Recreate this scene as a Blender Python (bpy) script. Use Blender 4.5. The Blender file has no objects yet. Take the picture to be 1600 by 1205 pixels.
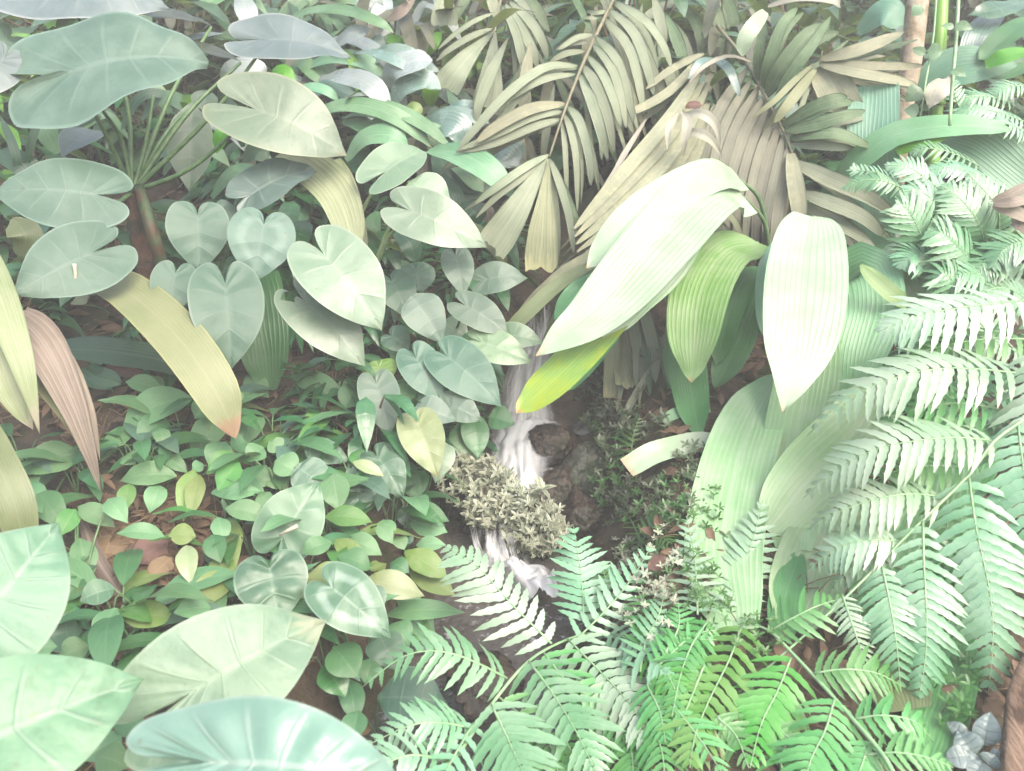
import bpy, math, random
from mathutils import Vector, Matrix, noise as mnoise

random.seed(7)
SC = bpy.context.scene
COL = SC.collection
R = math.radians

# ------------------------------------------------------------------ camera, sky, sun, exposure
W, H = 1600.0, 1205.0
HFOV = R(62)
F = 800.0 / math.tan(HFOV / 2)
PITCH = R(20)
CAM = Vector((0, 0, 1.55))
cd = bpy.data.cameras.new('camera')
cam = bpy.data.objects.new('camera', cd)
COL.objects.link(cam)
cam.location = CAM
cam.rotation_euler = (R(90) - PITCH, 0, 0)
cd.sensor_fit = 'HORIZONTAL'
cd.angle = HFOV
cd.clip_start = 0.05
cd.clip_end = 200
cd.dof.use_dof = True
cd.dof.focus_distance = 2.3
cd.dof.aperture_fstop = 4.0
SC.camera = cam

wd = bpy.data.worlds.new('World')
SC.world = wd
wd.use_nodes = True
wn = wd.node_tree
bg = wn.nodes['Background']
sky = wn.nodes.new('ShaderNodeTexSky')
sky.sky_type = 'NISHITA'
sky.sun_disc = False
SUN_EL, SUN_AZ = R(50), R(142)
sky.sun_elevation = SUN_EL
sky.sun_rotation = SUN_AZ
sky.dust_density = 6
sky.ozone_density = 0.3
wn.links.new(sky.outputs[0], bg.inputs[0])
bg.inputs[1].default_value = 0.15
sd = bpy.data.lights.new('sun', 'SUN')
sun = bpy.data.objects.new('sun', sd)
COL.objects.link(sun)
sd.energy = 1.1
sd.angle = R(45)
sd.color = (1.0, 0.975, 0.92)
sdir = Vector((math.sin(SUN_AZ) * math.cos(SUN_EL), math.cos(SUN_AZ) * math.cos(SUN_EL), math.sin(SUN_EL)))
sun.rotation_euler = sdir.to_track_quat('Z', 'Y').to_euler()
sun.location = (3, -2, 6)
SC.view_settings.view_transform = 'Standard'
SC.view_settings.look = 'None'
SC.view_settings.gamma = 1
SC.view_settings.exposure = 2.0
SC.cycles.max_bounces = 8
SC.cycles.transparent_max_bounces = 12
SC.cycles.use_denoising = True

# ------------------------------------------------------------------ picture -> place
FWD = Vector((0, math.cos(PITCH), -math.sin(PITCH)))
UPV = Vector((0, math.sin(PITCH), math.cos(PITCH)))
RIGHT = Vector((1, 0, 0))
UP = Vector((0, 0, 1))


def ray(px, py):
    return FWD + RIGHT * ((px - 800) / F) + UPV * ((602.5 - py) / F)


def P(px, py, d):
    return CAM + ray(px, py) * d


def lerp(tab, x):
    if x <= tab[0][0]:
        return tab[0][1]
    for (a, b), (c, d) in zip(tab, tab[1:]):
        if x <= c:
            return b + (d - b) * (x - a) / (c - a)
    return tab[-1][1]


BANK = [(0.0, .33), (1.3, .38), (1.75, .47), (2.44, .66), (3.0, .86), (4, 1.2), (6, 1.95), (9, 3.3), (14, 6.5), (20, 9.0)]
BED = [(0.0, .02), (1.0, .1), (1.4, .16), (1.9, .2), (2.15, .24), (2.3, .27), (2.4, .36), (2.55, .42), (2.7, .45), (2.78, .50), (2.86, .80), (2.95, .9), (3.2, .98), (4, 1.2), (6, 1.95), (9, 3.3), (14, 6.5), (20, 9.0)]
MID = [(0.0, -.25), (1.3, -.13), (1.7, -.09), (1.95, .0), (2.3, .02), (2.7, .03), (3.0, .06), (4, .1)]


def ground(x, y, rough=True):
    b = lerp(BANK, y)
    s = lerp(BED, y)
    xc = lerp(MID, y)
    w = abs(x - xc)
    half = .16
    t = min(1, max(0, (w - half) / .3))
    t = t * t * (3 - 2 * t)
    z = s + (b - s) * t
    if x > 0:
        z -= .05 * min(1, x)
    if rough:
        z += .035 * mnoise.noise(Vector((x * 2.3, y * 2.3, 1.7))) + .014 * mnoise.noise(Vector((x * 9, y * 9, 4.2)))
    return z


def hit(px, py):
    r = ray(px, py)
    d = .6
    while d < 14:
        q = CAM + r * d
        if q.z <= ground(q.x, q.y, False):
            return d
        d += .01
    return 14


def G(px, py):
    return P(px, py, hit(px, py))


def on_ground(q):
    return Vector((q.x, q.y, ground(q.x, q.y) - .01))


# ------------------------------------------------------------------ materials
def s2l(c):
    c /= 255.0
    return c / 12.92 if c <= .04045 else ((c + .055) / 1.055) ** 2.4


KA = .36
VEIL = .035


def C(r, g, b, k=1.0):
    c = [max(.008, s2l(v) - VEIL) for v in (r, g, b)]
    m = sum(c) / 3
    return tuple(max(.006, m + (v - m) * 1.2) * KA * k for v in c) + (1,)


class NT:
    def __init__(s, name):
        s.m = bpy.data.materials.new(name)
        s.m.use_nodes = True
        s.t = s.m.node_tree
        s.t.nodes.clear()
        s.out = s.n('ShaderNodeOutputMaterial')

    def n(s, typ, **kw):
        q = s.t.nodes.new(typ)
        for k, v in kw.items():
            setattr(q, k, v)
        return q

    def put(s, sock, v):
        if isinstance(v, bpy.types.NodeSocket):
            s.t.links.new(v, sock)
        else:
            sock.default_value = v

    def math(s, op, a, b=0.0, c=None, clamp=False):
        q = s.n('ShaderNodeMath', operation=op)
        q.use_clamp = clamp
        s.put(q.inputs[0], a)
        s.put(q.inputs[1], b)
        if c is not None:
            s.put(q.inputs[2], c)
        return q.outputs[0]

    def ramp(s, x, a, b, c=0.0, d=1.0):
        q = s.n('ShaderNodeMapRange')
        q.interpolation_type = 'SMOOTHSTEP'
        s.put(q.inputs[0], x)
        for i, v in enumerate((a, b, c, d)):
            s.put(q.inputs[i + 1], v)
        return q.outputs[0]

    def mix(s, f, a, b, mode='MIX'):
        q = s.n('ShaderNodeMix', data_type='RGBA', blend_type=mode)
        s.put(q.inputs[0], f)
        s.put(q.inputs[6], a)
        s.put(q.inputs[7], b)
        return q.outputs[2]

    def noise(s, vec, scale, detail=3, rough=.55):
        q = s.n('ShaderNodeTexNoise')
        if vec is not None:
            s.put(q.inputs['Vector'], vec)
        q.inputs['Scale'].default_value = scale
        q.inputs['Detail'].default_value = detail
        q.inputs['Roughness'].default_value = rough
        return q.outputs[0]


MATS = {}
# how pale or deep each kind of leaf is beside the others
DEPTH = dict(fore=.56, fore_mott=.56, fore_pale=.6, fore_blue=.78, heart=.62, heart_ring=.62, ear=.58, ear_grey=.85, cal=.8, cal_grey=.78, cal_yellow=.72, cal_pale=.8,
             taro_pale=.74, taro_silver=.62, palm_white=.86, strap_white=.8, strap_straw=.72, strap_cream=.7, strap_olive=.72, dry_pink=.74, spath_lime=.64, spath_cream=.7, spath=1.3, spath_dark=1.4, spath_bright=.9, cal_dark=1.3, dry=1.28, dry_tan=1.25, dry_brown=1.2, dry_fringe=1.15, dry_green=1.2, strap_dark=1.2, filler=1.2,
             fern_white=.92, fern_lime=.78, fern_mint=.92, fern_green=.84, variegated=1.0, litter=.8, litter_pink=.72, palm_lime=.85, quilt=.75, quilt_pale=.8, arum=.8, palm_sea=.85)


def deep(c, k):
    return tuple(v * k for v in c[:3]) + (1,) if c else c


def leafmat(key, c1, c2, vein=None, vs=.5, kind='lat', n=7, rough=.38, edge=None, tip=None, tip0=.8, mott=None, ms=.5, ring=None, trans=.18, bump=.25, spec=.5, back=None, rnd=.25, slant=.25, edge0=.93):
    dk = DEPTH.get(key, 1)
    c1, c2, vein, edge, tip, mott, ring = [deep(c, dk) for c in (c1, c2, vein, edge, tip, mott, ring)]
    t = NT(key)
    uv = t.n('ShaderNodeUVMap').outputs[0]
    sx = t.n('ShaderNodeSeparateXYZ')
    t.put(sx.inputs[0], uv)
    u, v0 = sx.outputs[0], sx.outputs[1]
    v = t.math('ABSOLUTE', t.math('MULTIPLY_ADD', v0, 2.0, -1.0))
    oc = t.n('ShaderNodeTexCoord').outputs['Object']
    oi = t.n('ShaderNodeObjectInfo').outputs['Random']
    nz = t.noise(oc, 9, 4)
    f = t.ramp(nz, .35, .68)
    col = t.mix(f, c1, c2)
    if mott:
        nm = t.noise(oc, 38, 3, .6)
        col = t.mix(t.math('MULTIPLY', t.ramp(nm, .5, .66), ms), col, mott)
    nf = t.noise(uv, 60, 2)
    col = t.mix(t.math('MULTIPLY', t.ramp(nf, .3, .75), .16), col, c2)
    mid = t.ramp(v, .075, .02)
    if kind == 'lat':
        x = t.math('FRACT', t.math('MULTIPLY_ADD', v, -slant, t.math('MULTIPLY', u, float(n))))
        dl = t.math('ABSOLUTE', t.math('SUBTRACT', x, .5))
        line = t.math('MULTIPLY', t.ramp(dl, .085, .02), t.ramp(v, 1.0, .55))
        height = t.math('MULTIPLY', line, .5)
    else:
        wob = t.math('MULTIPLY', t.noise(uv, 3, 1), .12)
        x = t.math('FRACT', t.math('MULTIPLY', t.math('ADD', v0, wob), float(n)))
        dl = t.math('ABSOLUTE', t.math('SUBTRACT', x, .5))
        line = t.ramp(dl, .28, .05)
        x2 = t.math('FRACT', t.math('MULTIPLY', t.math('ADD', v0, wob), float(n) * 3.3))
        height = t.math('ADD', line, t.math('MULTIPLY', x2, .3))
    if vein is None:
        vein = c2
    if ring:
        du = t.math('DIVIDE', t.math('SUBTRACT', u, .52), .33)
        dv = t.math('DIVIDE', v, .62)
        rr = t.math('SQRT', t.math('ADD', t.math('MULTIPLY', du, du), t.math('MULTIPLY', dv, dv)))
        rr = t.math('ADD', rr, t.math('MULTIPLY', t.noise(oc, 30, 3), .5))
        m = t.math('MULTIPLY', t.ramp(rr, .85, 1.15), t.ramp(rr, 1.55, 1.25))
        col = t.mix(t.math('MULTIPLY', m, .8), col, ring)
    col = t.mix(t.math('MULTIPLY', line, vs), col, vein)
    col = t.mix(t.math('MULTIPLY', mid, min(1, vs * 1.5)), col, vein)
    if edge:
        col = t.mix(t.ramp(v, edge0, min(1, edge0 + .055) if edge0 > .9 else edge0 + .35), col, edge)
    if tip:
        e = t.math('ADD', u, t.math('MULTIPLY_ADD', t.noise(uv, 8, 3), .22, -.11))
        col = t.mix(t.ramp(e, tip0 - .03, tip0 + .06), col, tip)
    if kind == 'lat' and not key.startswith(('fern', 'bush', 'variegated', 'filler')):
        # small brown bites and specks of an old leaf
        sp = t.ramp(t.noise(oc, 46, 4, .7), .66, .72)
        col = t.mix(t.math('MULTIPLY', sp, .55), col, C(150, 136, 96, .8))
    hsv = t.n('ShaderNodeHueSaturation')
    t.put(hsv.inputs['Color'], col)
    t.put(hsv.inputs['Value'], t.math('MULTIPLY_ADD', oi, rnd, 1 - rnd * .5))
    t.put(hsv.inputs['Hue'], t.math('MULTIPLY_ADD', oi, .03, .485))
    col = hsv.outputs[0]
    if back:
        geo = t.n('ShaderNodeNewGeometry')
        col = t.mix(geo.outputs['Backfacing'], col, back)
    bp = t.n('ShaderNodeBump')
    bp.inputs['Strength'].default_value = bump
    bp.inputs['Distance'].default_value = .004
    t.put(bp.inputs['Height'], t.math('ADD', height, t.math('MULTIPLY', t.noise(oc, 60, 2), .6)))
    pr = t.n('ShaderNodeBsdfPrincipled')
    t.put(pr.inputs['Base Color'], col)
    t.put(pr.inputs['Roughness'], t.math('MULTIPLY_ADD', nz, .25, rough - .12))
    pr.inputs['Specular IOR Level'].default_value = spec
    t.put(pr.inputs['Normal'], bp.outputs[0])
    tr = t.n('ShaderNodeBsdfTranslucent')
    t.put(tr.inputs['Color'], t.mix(.5, col, (.4, .55, .12, 1), 'MIX') if not tip else col)
    ms_ = t.n('ShaderNodeMixShader')
    ms_.inputs[0].default_value = trans
    t.t.links.new(pr.outputs[0], ms_.inputs[1])
    t.t.links.new(tr.outputs[0], ms_.inputs[2])
    t.t.links.new(ms_.outputs[0], t.out.inputs[0])
    MATS[key] = t.m
    return t.m


def plainmat(key, c1, c2, scale=20, rough=.7, bump=.4, stretch=None, c3=None, spec=.4, wet=None):
    t = NT(key)
    oc = t.n('ShaderNodeTexCoord').outputs['Object']
    if stretch:
        mp = t.n('ShaderNodeMapping')
        mp.inputs['Scale'].default_value = stretch
        t.put(mp.inputs[0], oc)
        oc = mp.outputs[0]
    nz = t.noise(oc, scale, 6, .62)
    col = t.mix(t.ramp(nz, .32, .68), c1, c2)
    if c3:
        col = t.mix(t.ramp(t.noise(oc, scale * .35, 4), .5, .62), col, c3)
    pr = t.n('ShaderNodeBsdfPrincipled')
    t.put(pr.inputs['Base Color'], col)
    pr.inputs['Roughness'].default_value = rough
    pr.inputs['Specular IOR Level'].default_value = spec
    bp = t.n('ShaderNodeBump')
    bp.inputs['Strength'].default_value = bump
    bp.inputs['Distance'].default_value = .012
    t.put(bp.inputs['Height'], t.noise(oc, scale * 1.7, 5, .65))
    t.put(pr.inputs['Normal'], bp.outputs[0])
    t.t.links.new(pr.outputs[0], t.out.inputs[0])
    MATS[key] = t.m
    return t.m


WHITE = C(250, 255, 250)
leafmat('taro', C(118, 144, 130), C(142, 166, 152), C(166, 186, 174), .3, n=8, rough=.5, edge=C(156, 180, 168), spec=.3, mott=C(112, 138, 124), ms=.35)
leafmat('taro_silver', C(160, 182, 182), C(190, 208, 210), C(205, 220, 220), .4, n=8, rough=.42, edge=C(230, 240, 240), spec=.5)
leafmat('taro_pale', C(172, 200, 172), C(196, 216, 190), C(205, 224, 198), .4, n=7, rough=.4, edge=C(214, 226, 196), mott=C(150, 176, 150), ms=.35, tip=C(220, 200, 160), tip0=.97)
leafmat('taro_dark', C(84, 92, 84), C(112, 122, 112), C(130, 140, 128), .3, n=7, rough=.45)
leafmat('heart', C(140, 178, 160), C(160, 194, 176), C(178, 208, 190), .35, n=6, rough=.5, spec=.35, edge=C(186, 216, 200), mott=C(170, 204, 188), ms=.3)
leafmat('heart_ring', C(146, 184, 166), C(160, 196, 178), C(174, 206, 188), .3, n=6, rough=.5, spec=.35, ring=C(190, 222, 204))
leafmat('heart_grey', C(118, 138, 132), C(138, 158, 150), C(172, 190, 180), .45, n=6, rough=.42)
leafmat('ear', C(186, 220, 186), C(212, 238, 210), C(222, 244, 218), .35, n=6, rough=.36, edge=C(226, 244, 220), mott=C(160, 200, 164), ms=.3, tip=C(206, 220, 160), tip0=.975)
leafmat('ear_grey', C(150, 182, 152), C(176, 202, 174), C(196, 216, 190), .4, n=7, rough=.4, edge=C(200, 220, 194))
leafmat('cal', C(112, 150, 130), C(134, 168, 148), C(154, 186, 164), .4, n=6, rough=.46, edge=C(150, 186, 160), mott=C(146, 178, 158), ms=.4, spec=.38)
leafmat('cal_grey', C(140, 166, 150), C(162, 184, 168), C(180, 200, 184), .4, n=6, rough=.46, edge=C(176, 204, 180), mott=C(120, 150, 128), ms=.25, spec=.38)
leafmat('cal_pale', C(164, 196, 158), C(190, 216, 182), C(204, 226, 194), .4, n=6, rough=.38, mott=C(132, 166, 124), ms=.5)
leafmat('cal_yellow', C(196, 212, 160), C(220, 232, 186), C(226, 234, 190), .4, n=6, rough=.45, tip=C(214, 178, 116), tip0=.955, mott=C(232, 240, 206), ms=.4)
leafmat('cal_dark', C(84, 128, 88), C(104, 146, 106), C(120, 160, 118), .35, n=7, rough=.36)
leafmat('quilt', C(122, 160, 136), C(146, 182, 156), C(172, 206, 180), .55, n=5, rough=.42, edge=C(176, 208, 184), mott=C(172, 200, 180), ms=.35, bump=.6, spec=.45)
leafmat('quilt_pale', C(136, 178, 152), C(150, 190, 164), C(190, 220, 200), .55, n=5, rough=.42, edge=C(190, 220, 200), ring=C(216, 244, 228), spec=.4, bump=.5)
leafmat('arum', C(134, 176, 146), C(150, 190, 158), C(186, 216, 190), .65, n=5, rough=.42, edge=C(170, 206, 176))
leafmat('spath', C(112, 150, 114), C(136, 172, 134), C(156, 188, 150), .3, n=10, rough=.48, spec=.35, edge=C(134, 178, 134), slant=2.2)
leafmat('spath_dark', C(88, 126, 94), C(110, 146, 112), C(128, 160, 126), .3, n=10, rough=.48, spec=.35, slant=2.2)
leafmat('spath_bright', C(114, 168, 104), C(140, 192, 126), C(164, 208, 148), .35, n=10, rough=.48, spec=.35, slant=2.2)
leafmat('spath_lime', C(168, 206, 122), C(196, 224, 154), C(210, 232, 172), .4, n=9, rough=.48, spec=.35, slant=2.2, mott=C(224, 240, 192), ms=.4)
leafmat('spath_cream', C(204, 226, 168), C(224, 238, 196), C(226, 240, 200), .4, n=9, rough=.4, slant=2.2)
leafmat('fore', C(166, 224, 188), C(188, 240, 206), C(216, 250, 228), .6, n=8, rough=.46, bump=.5, edge=C(196, 236, 208))
leafmat('fore_mott', C(170, 226, 182), C(190, 240, 198), C(220, 250, 224), .55, n=6, rough=.46, bump=.5, mott=C(138, 184, 142), ms=.5)
leafmat('fore_pale', C(176, 214, 180), C(206, 236, 204), C(220, 246, 216), .65, n=9, rough=.46, bump=.5, mott=C(150, 190, 150), ms=.3, edge=C(210, 238, 208), tip=C(236, 246, 214), tip0=.86)
leafmat('fore_blue', C(170, 212, 194), C(190, 226, 210), C(214, 240, 226), .7, n=9, rough=.34, edge=C(206, 234, 220), bump=.5)
leafmat('strap_blue', C(130, 166, 154), C(172, 200, 192), C(196, 216, 214), .25, 'par', 9, rough=.26, spec=.9)
leafmat('strap_white', C(190, 210, 210), C(226, 240, 240), WHITE, .3, 'par', 9, rough=.28, spec=.9)
leafmat('strap_green', C(116, 162, 118), C(158, 196, 156), C(184, 214, 180), .3, 'par', 9, rough=.34, tip=C(206, 166, 128), tip0=.93)
leafmat('strap_mint', C(142, 196, 156), C(176, 220, 184), C(196, 232, 200), .35, 'par', 9, rough=.34)
leafmat('strap_lime', C(104, 178, 60), C(140, 204, 84), C(160, 214, 104), .4, 'par', 8, rough=.36, trans=.3)
leafmat('strap_dark', C(66, 96, 78), C(92, 122, 100), C(112, 140, 116), .5, 'par', 11, rough=.4)
leafmat('strap_deep', C(78, 128, 80), C(96, 144, 94), C(110, 156, 108), .4, 'par', 12, rough=.42)
leafmat('strap_olive', C(156, 172, 126), C(176, 190, 146), C(190, 202, 162), .4, 'par', 14, rough=.45)
leafmat('strap_straw', C(186, 196, 148), C(204, 210, 166), C(220, 224, 186), .3, 'par', 16, rough=.5, edge=C(226, 226, 170), tip=C(206, 174, 146), tip0=.72)
leafmat('strap_cream', C(196, 212, 160), C(218, 228, 186), C(232, 238, 206), .4, 'par', 10, rough=.5, tip=C(238, 232, 208), tip0=.78)
leafmat('palm_white', C(214, 242, 206), C(238, 252, 232), C(200, 234, 194), .28, 'par', 13, rough=.4, edge=C(214, 244, 206), tip=C(228, 210, 176), tip0=.94, trans=.12)
leafmat('palm_pale', C(184, 226, 172), C(212, 242, 200), C(232, 250, 222), .28, 'par', 13, rough=.42, trans=.14)
leafmat('palm_lime', C(166, 216, 132), C(204, 238, 176), C(228, 246, 206), .28, 'par', 13, rough=.42, tip=C(222, 190, 150), tip0=.93)
leafmat('palm_yellow', C(166, 206, 128), C(204, 220, 104), C(218, 232, 140), .28, 'par', 12, rough=.42, tip=C(232, 196, 150), tip0=.86)
leafmat('palm_mint', C(150, 212, 158), C(178, 228, 184), C(206, 242, 206), .28, 'par', 14, rough=.42)
leafmat('palm_green', C(104, 170, 112), C(134, 192, 138), C(166, 212, 164), .28, 'par', 13, rough=.4)
leafmat('palm_sea', C(150, 206, 176), C(176, 222, 194), C(150, 200, 170), .28, 'par', 13, rough=.45)
leafmat('dry', C(149, 159, 138), C(173, 181, 160), C(189, 197, 176), .35, 'par', 9, rough=.6, trans=.1, spec=.3)
leafmat('dry_tan', C(159, 163, 142), C(183, 185, 162), C(197, 199, 178), .35, 'par', 15, rough=.6, trans=.1, spec=.3, mott=C(213, 211, 174), ms=.35)
leafmat('dry_brown', C(127, 129, 116), C(155, 155, 140), C(177, 177, 160), .4, 'par', 14, rough=.62, trans=.08, spec=.3)
leafmat('dry_green', C(91, 115, 88), C(123, 145, 116), C(159, 175, 144), .35, 'par', 8, rough=.55, trans=.1, spec=.35, mott=C(151, 167, 136), ms=.4)
leafmat('dry_fringe', C(159, 167, 138), C(179, 185, 154), C(197, 203, 172), .35, 'par', 9, rough=.6, tip=C(205, 207, 168), tip0=.92, trans=.1, spec=.3)
leafmat('dry_pink', C(178, 164, 150), C(204, 190, 176), C(228, 214, 204), .5, 'par', 7, rough=.6, trans=.08, spec=.35)
leafmat('dry_white', C(206, 204, 188), C(230, 228, 214), C(240, 238, 226), .3, 'par', 7, rough=.5, spec=.4)
leafmat('litter', C(130, 110, 94), C(176, 152, 132), C(196, 172, 150), .4, 'lat', 8, rough=.65, trans=.08, spec=.3, rnd=.6)
leafmat('litter_pink', C(172, 140, 126), C(200, 168, 154), C(214, 184, 168), .4, 'lat', 8, rough=.65, trans=.08, spec=.3, rnd=.4)
leafmat('fern_mint', C(152, 210, 164), C(196, 236, 202), C(160, 210, 166), .25, 'lat', 9, rough=.36, spec=.7, rnd=.3)
leafmat('fern_white', C(190, 230, 192), C(226, 250, 224), C(196, 230, 192), .25, 'lat', 9, rough=.38, spec=.7, rnd=.25)
leafmat('fern_green', C(112, 190, 112), C(158, 222, 152), C(130, 200, 124), .25, 'lat', 9, rough=.38, spec=.6, rnd=.3)
leafmat('fern_lime', C(122, 206, 100), C(172, 236, 150), C(138, 212, 112), .25, 'lat', 9, rough=.38, spec=.6, rnd=.3, trans=.25)
leafmat('fern_dark', C(84, 128, 76), C(112, 156, 98), C(104, 148, 92), .25, 'lat', 9, rough=.4, rnd=.4)
leafmat('vine_leaf', C(150, 188, 152), C(178, 210, 174), C(196, 222, 190), .4, 'lat', 6, rough=.4, trans=.3)
leafmat('silver_leaf', C(146, 164, 162), C(180, 196, 196), C(118, 138, 138), .6, 'lat', 7, rough=.4, bump=.6)
leafmat('variegated', C(140, 160, 124), C(200, 208, 178), C(130, 150, 116), .3, 'lat', 3, rough=.45, rnd=.4, edge=C(244, 248, 232), edge0=.35)
leafmat('variegated_dark', C(88, 108, 84), C(136, 148, 124), C(100, 116, 92), .3, 'lat', 3, rough=.45, rnd=.4)
leafmat('bush_a', C(84, 118, 92), C(128, 160, 132), C(150, 178, 150), .3, 'lat', 7, rough=.32, spec=.7, rnd=.6)
leafmat('bush_b', C(76, 112, 82), C(112, 146, 112), C(134, 164, 130), .3, 'lat', 7, rough=.34, spec=.7, rnd=.6)
leafmat('bush_grey', C(100, 104, 92), C(142, 142, 124), C(160, 160, 140), .3, 'lat', 7, rough=.5, rnd=.6)
leafmat('bush_lime', C(110, 160, 84), C(160, 206, 120), C(170, 210, 140), .3, 'lat', 7, rough=.4, rnd=.5)
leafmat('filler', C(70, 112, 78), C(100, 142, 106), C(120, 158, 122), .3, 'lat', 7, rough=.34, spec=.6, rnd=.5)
plainmat('stem', C(108, 142, 102), C(144, 174, 130), 30, .5, .15)
plainmat('stem_dark', C(70, 92, 70), C(104, 124, 92), 30, .6, .3, c3=C(110, 94, 80))
plainmat('stem_pale', C(178, 206, 150), C(206, 226, 178), 30, .45, .15)
plainmat('stem_mint', C(170, 214, 166), C(204, 234, 192), 30, .45, .1)
plainmat('stem_brown', C(110, 92, 76), C(150, 130, 108), 30, .7, .4)
plainmat('stem_dry', C(146, 146, 122), C(174, 170, 146), 40, .6, .3)
plainmat('trunk_tan', C(196, 182, 160), C(232, 220, 200), 22, .7, .6, c3=C(172, 158, 134))
plainmat('bamboo', C(150, 204, 100), C(176, 222, 126), 8, .35, .1)
plainmat('taro_trunk', C(110, 88, 76), C(146, 116, 100), 26, .8, .8, c3=C(84, 84, 70))
plainmat('log_wood', C(150, 128, 112), C(206, 180, 160), 12, .8, 1.0, stretch=(10, 1.2, 6), c3=C(120, 100, 88))
plainmat('twig', C(140, 118, 96), C(180, 156, 130), 30, .75, .4)
plainmat('straw', C(216, 214, 192), C(240, 238, 220), 30, .6, .2)
plainmat('soil', C(82, 74, 64), C(122, 110, 96), 16, .9, 1.0, c3=C(88, 94, 70))
plainmat('rock_brown', C(66, 62, 54), C(104, 90, 80), 26, .5, 1.0, c3=C(78, 78, 66), spec=.5)
plainmat('rock_dark', C(72, 76, 68), C(106, 106, 94), 24, .5, 1.0, c3=C(70, 84, 62), spec=.6)
plainmat('rock_grey', C(128, 128, 128), C(176, 178, 180), 10, .4, .7, spec=.7)
plainmat('bank_clay', C(150, 120, 98), C(182, 150, 124), 10, .85, .8, c3=C(128, 106, 84))


def watermat(key, dens, col, sx, sy):
    t = NT(key)
    uv = t.n('ShaderNodeUVMap').outputs[0]
    mp = t.n('ShaderNodeMapping')
    mp.inputs['Scale'].default_value = (sx, sy, 1)
    t.put(mp.inputs[0], uv)
    nz = t.noise(mp.outputs[0], 1, 5, .6)
    s = t.n('ShaderNodeSeparateXYZ')
    t.put(s.inputs[0], uv)
    v = t.math('ABSOLUTE', t.math('MULTIPLY_ADD', s.outputs[1], 2, -1))
    a = t.math('MULTIPLY', t.ramp(nz, .62 - dens, .9 - dens), t.ramp(v, 1.0, .25))
    pr = t.n('ShaderNodeBsdfPrincipled')
    pr.inputs['Base Color'].default_value = col
    pr.inputs['Roughness'].default_value = .55
    t.put(pr.inputs['Alpha'], a)
    t.t.links.new(pr.outputs[0], t.out.inputs[0])
    MATS[key] = t.m


watermat('water_fall', .42, C(216, 218, 218, 1.6), 1.5, 7)
watermat('water_foam', .5, C(236, 238, 240, 1.3), 2.2, 3.2)
watermat('water_thin', .27, C(214, 216, 217, 1.5), 1.8, 8)


def poolmat():
    t = NT('water_pool')
    oc = t.n('ShaderNodeTexCoord').outputs['Object']
    pr = t.n('ShaderNodeBsdfPrincipled')
    nz = t.noise(oc, 30, 5, .65)
    t.put(pr.inputs['Base Color'], t.mix(t.ramp(nz, .58, .72), (.05, .045, .04, 1), (.25, .25, .27, 1)))
    pr.inputs['Roughness'].default_value = .12
    bp = t.n('ShaderNodeBump')
    bp.inputs['Strength'].default_value = .7
    bp.inputs['Distance'].default_value = .02
    t.put(bp.inputs['Height'], t.noise(oc, 22, 4))
    t.put(pr.inputs['Normal'], bp.outputs[0])
    t.t.links.new(pr.outputs[0], t.out.inputs[0])
    MATS['water_pool'] = t.m


poolmat()


# ------------------------------------------------------------------ mesh tools
class MB:
    def __init__(s):
        s.v, s.f, s.uv = [], [], []

    def add(s, vs, fs, uvs):
        k = len(s.v)
        s.v += vs
        s.f += [tuple(i + k for i in f) for f in fs]
        s.uv += uvs

    def build(s, name, mat, parent=None, smooth=True):
        org = parent_world(parent) if parent else Vector()
        me = bpy.data.meshes.new(name)
        me.from_pydata([tuple(p - org) for p in s.v], [], s.f)
        ul = me.uv_layers.new(name='UVMap')
        flat = []
        for f in s.f:
            for i in f:
                flat += s.uv[i]
        ul.data.foreach_set('uv', flat)
        me.materials.append(MATS[mat])
        if smooth:
            me.polygons.foreach_set('use_smooth', [True] * len(me.polygons))
        me.update()
        o = bpy.data.objects.new(name, me)
        COL.objects.link(o)
        if parent:
            o.parent = parent
        return o


ORG = {}


def parent_world(p):
    q = Vector()
    while p:
        q += p.location
        p = p.parent
    return q


def tag(o, label=None, cat=None, group=None, kind=None):
    if label:
        o['label'] = label
    if cat:
        o['category'] = cat
    if group:
        o['group'] = group
    if kind:
        o['kind'] = kind
    return o


def thing(name, loc, label, cat, group=None):
    o = bpy.data.objects.new(name, None)
    o.empty_display_size = .05
    COL.objects.link(o)
    o.location = loc
    return tag(o, label, cat, group)


class Spine:
    def __init__(s, pts):
        s.p = [Vector(q) for q in pts]
        s.n = len(s.p) - 1

    def at(s, t):
        if t < 0:
            return s.p[0] + s.tan(0) * s.len * t
        if t > 1:
            return s.p[-1] + s.tan(1) * s.len * (t - 1)
        x = t * s.n
        i = min(int(x), s.n - 1)
        f = x - i
        b, c = s.p[i], s.p[i + 1]
        a = s.p[i - 1] if i > 0 else b * 2 - c
        d = s.p[i + 2] if i + 2 <= s.n else c * 2 - b
        return .5 * ((2 * b) + (c - a) * f + (2 * a - 5 * b + 4 * c - d) * f * f + (3 * b - a - 3 * c + d) * f ** 3)

    def tan(s, t):
        t = min(1, max(0, t))
        e = .01
        a, b = max(0, t - e), min(1, t + e)
        return (s.at(b) - s.at(a)).normalized()

    @property
    def len(s):
        if not hasattr(s, '_l'):
            q = [s.at(i / 12) for i in range(13)]
            s._l = sum((b - a).length for a, b in zip(q, q[1:]))
        return s._l


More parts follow.
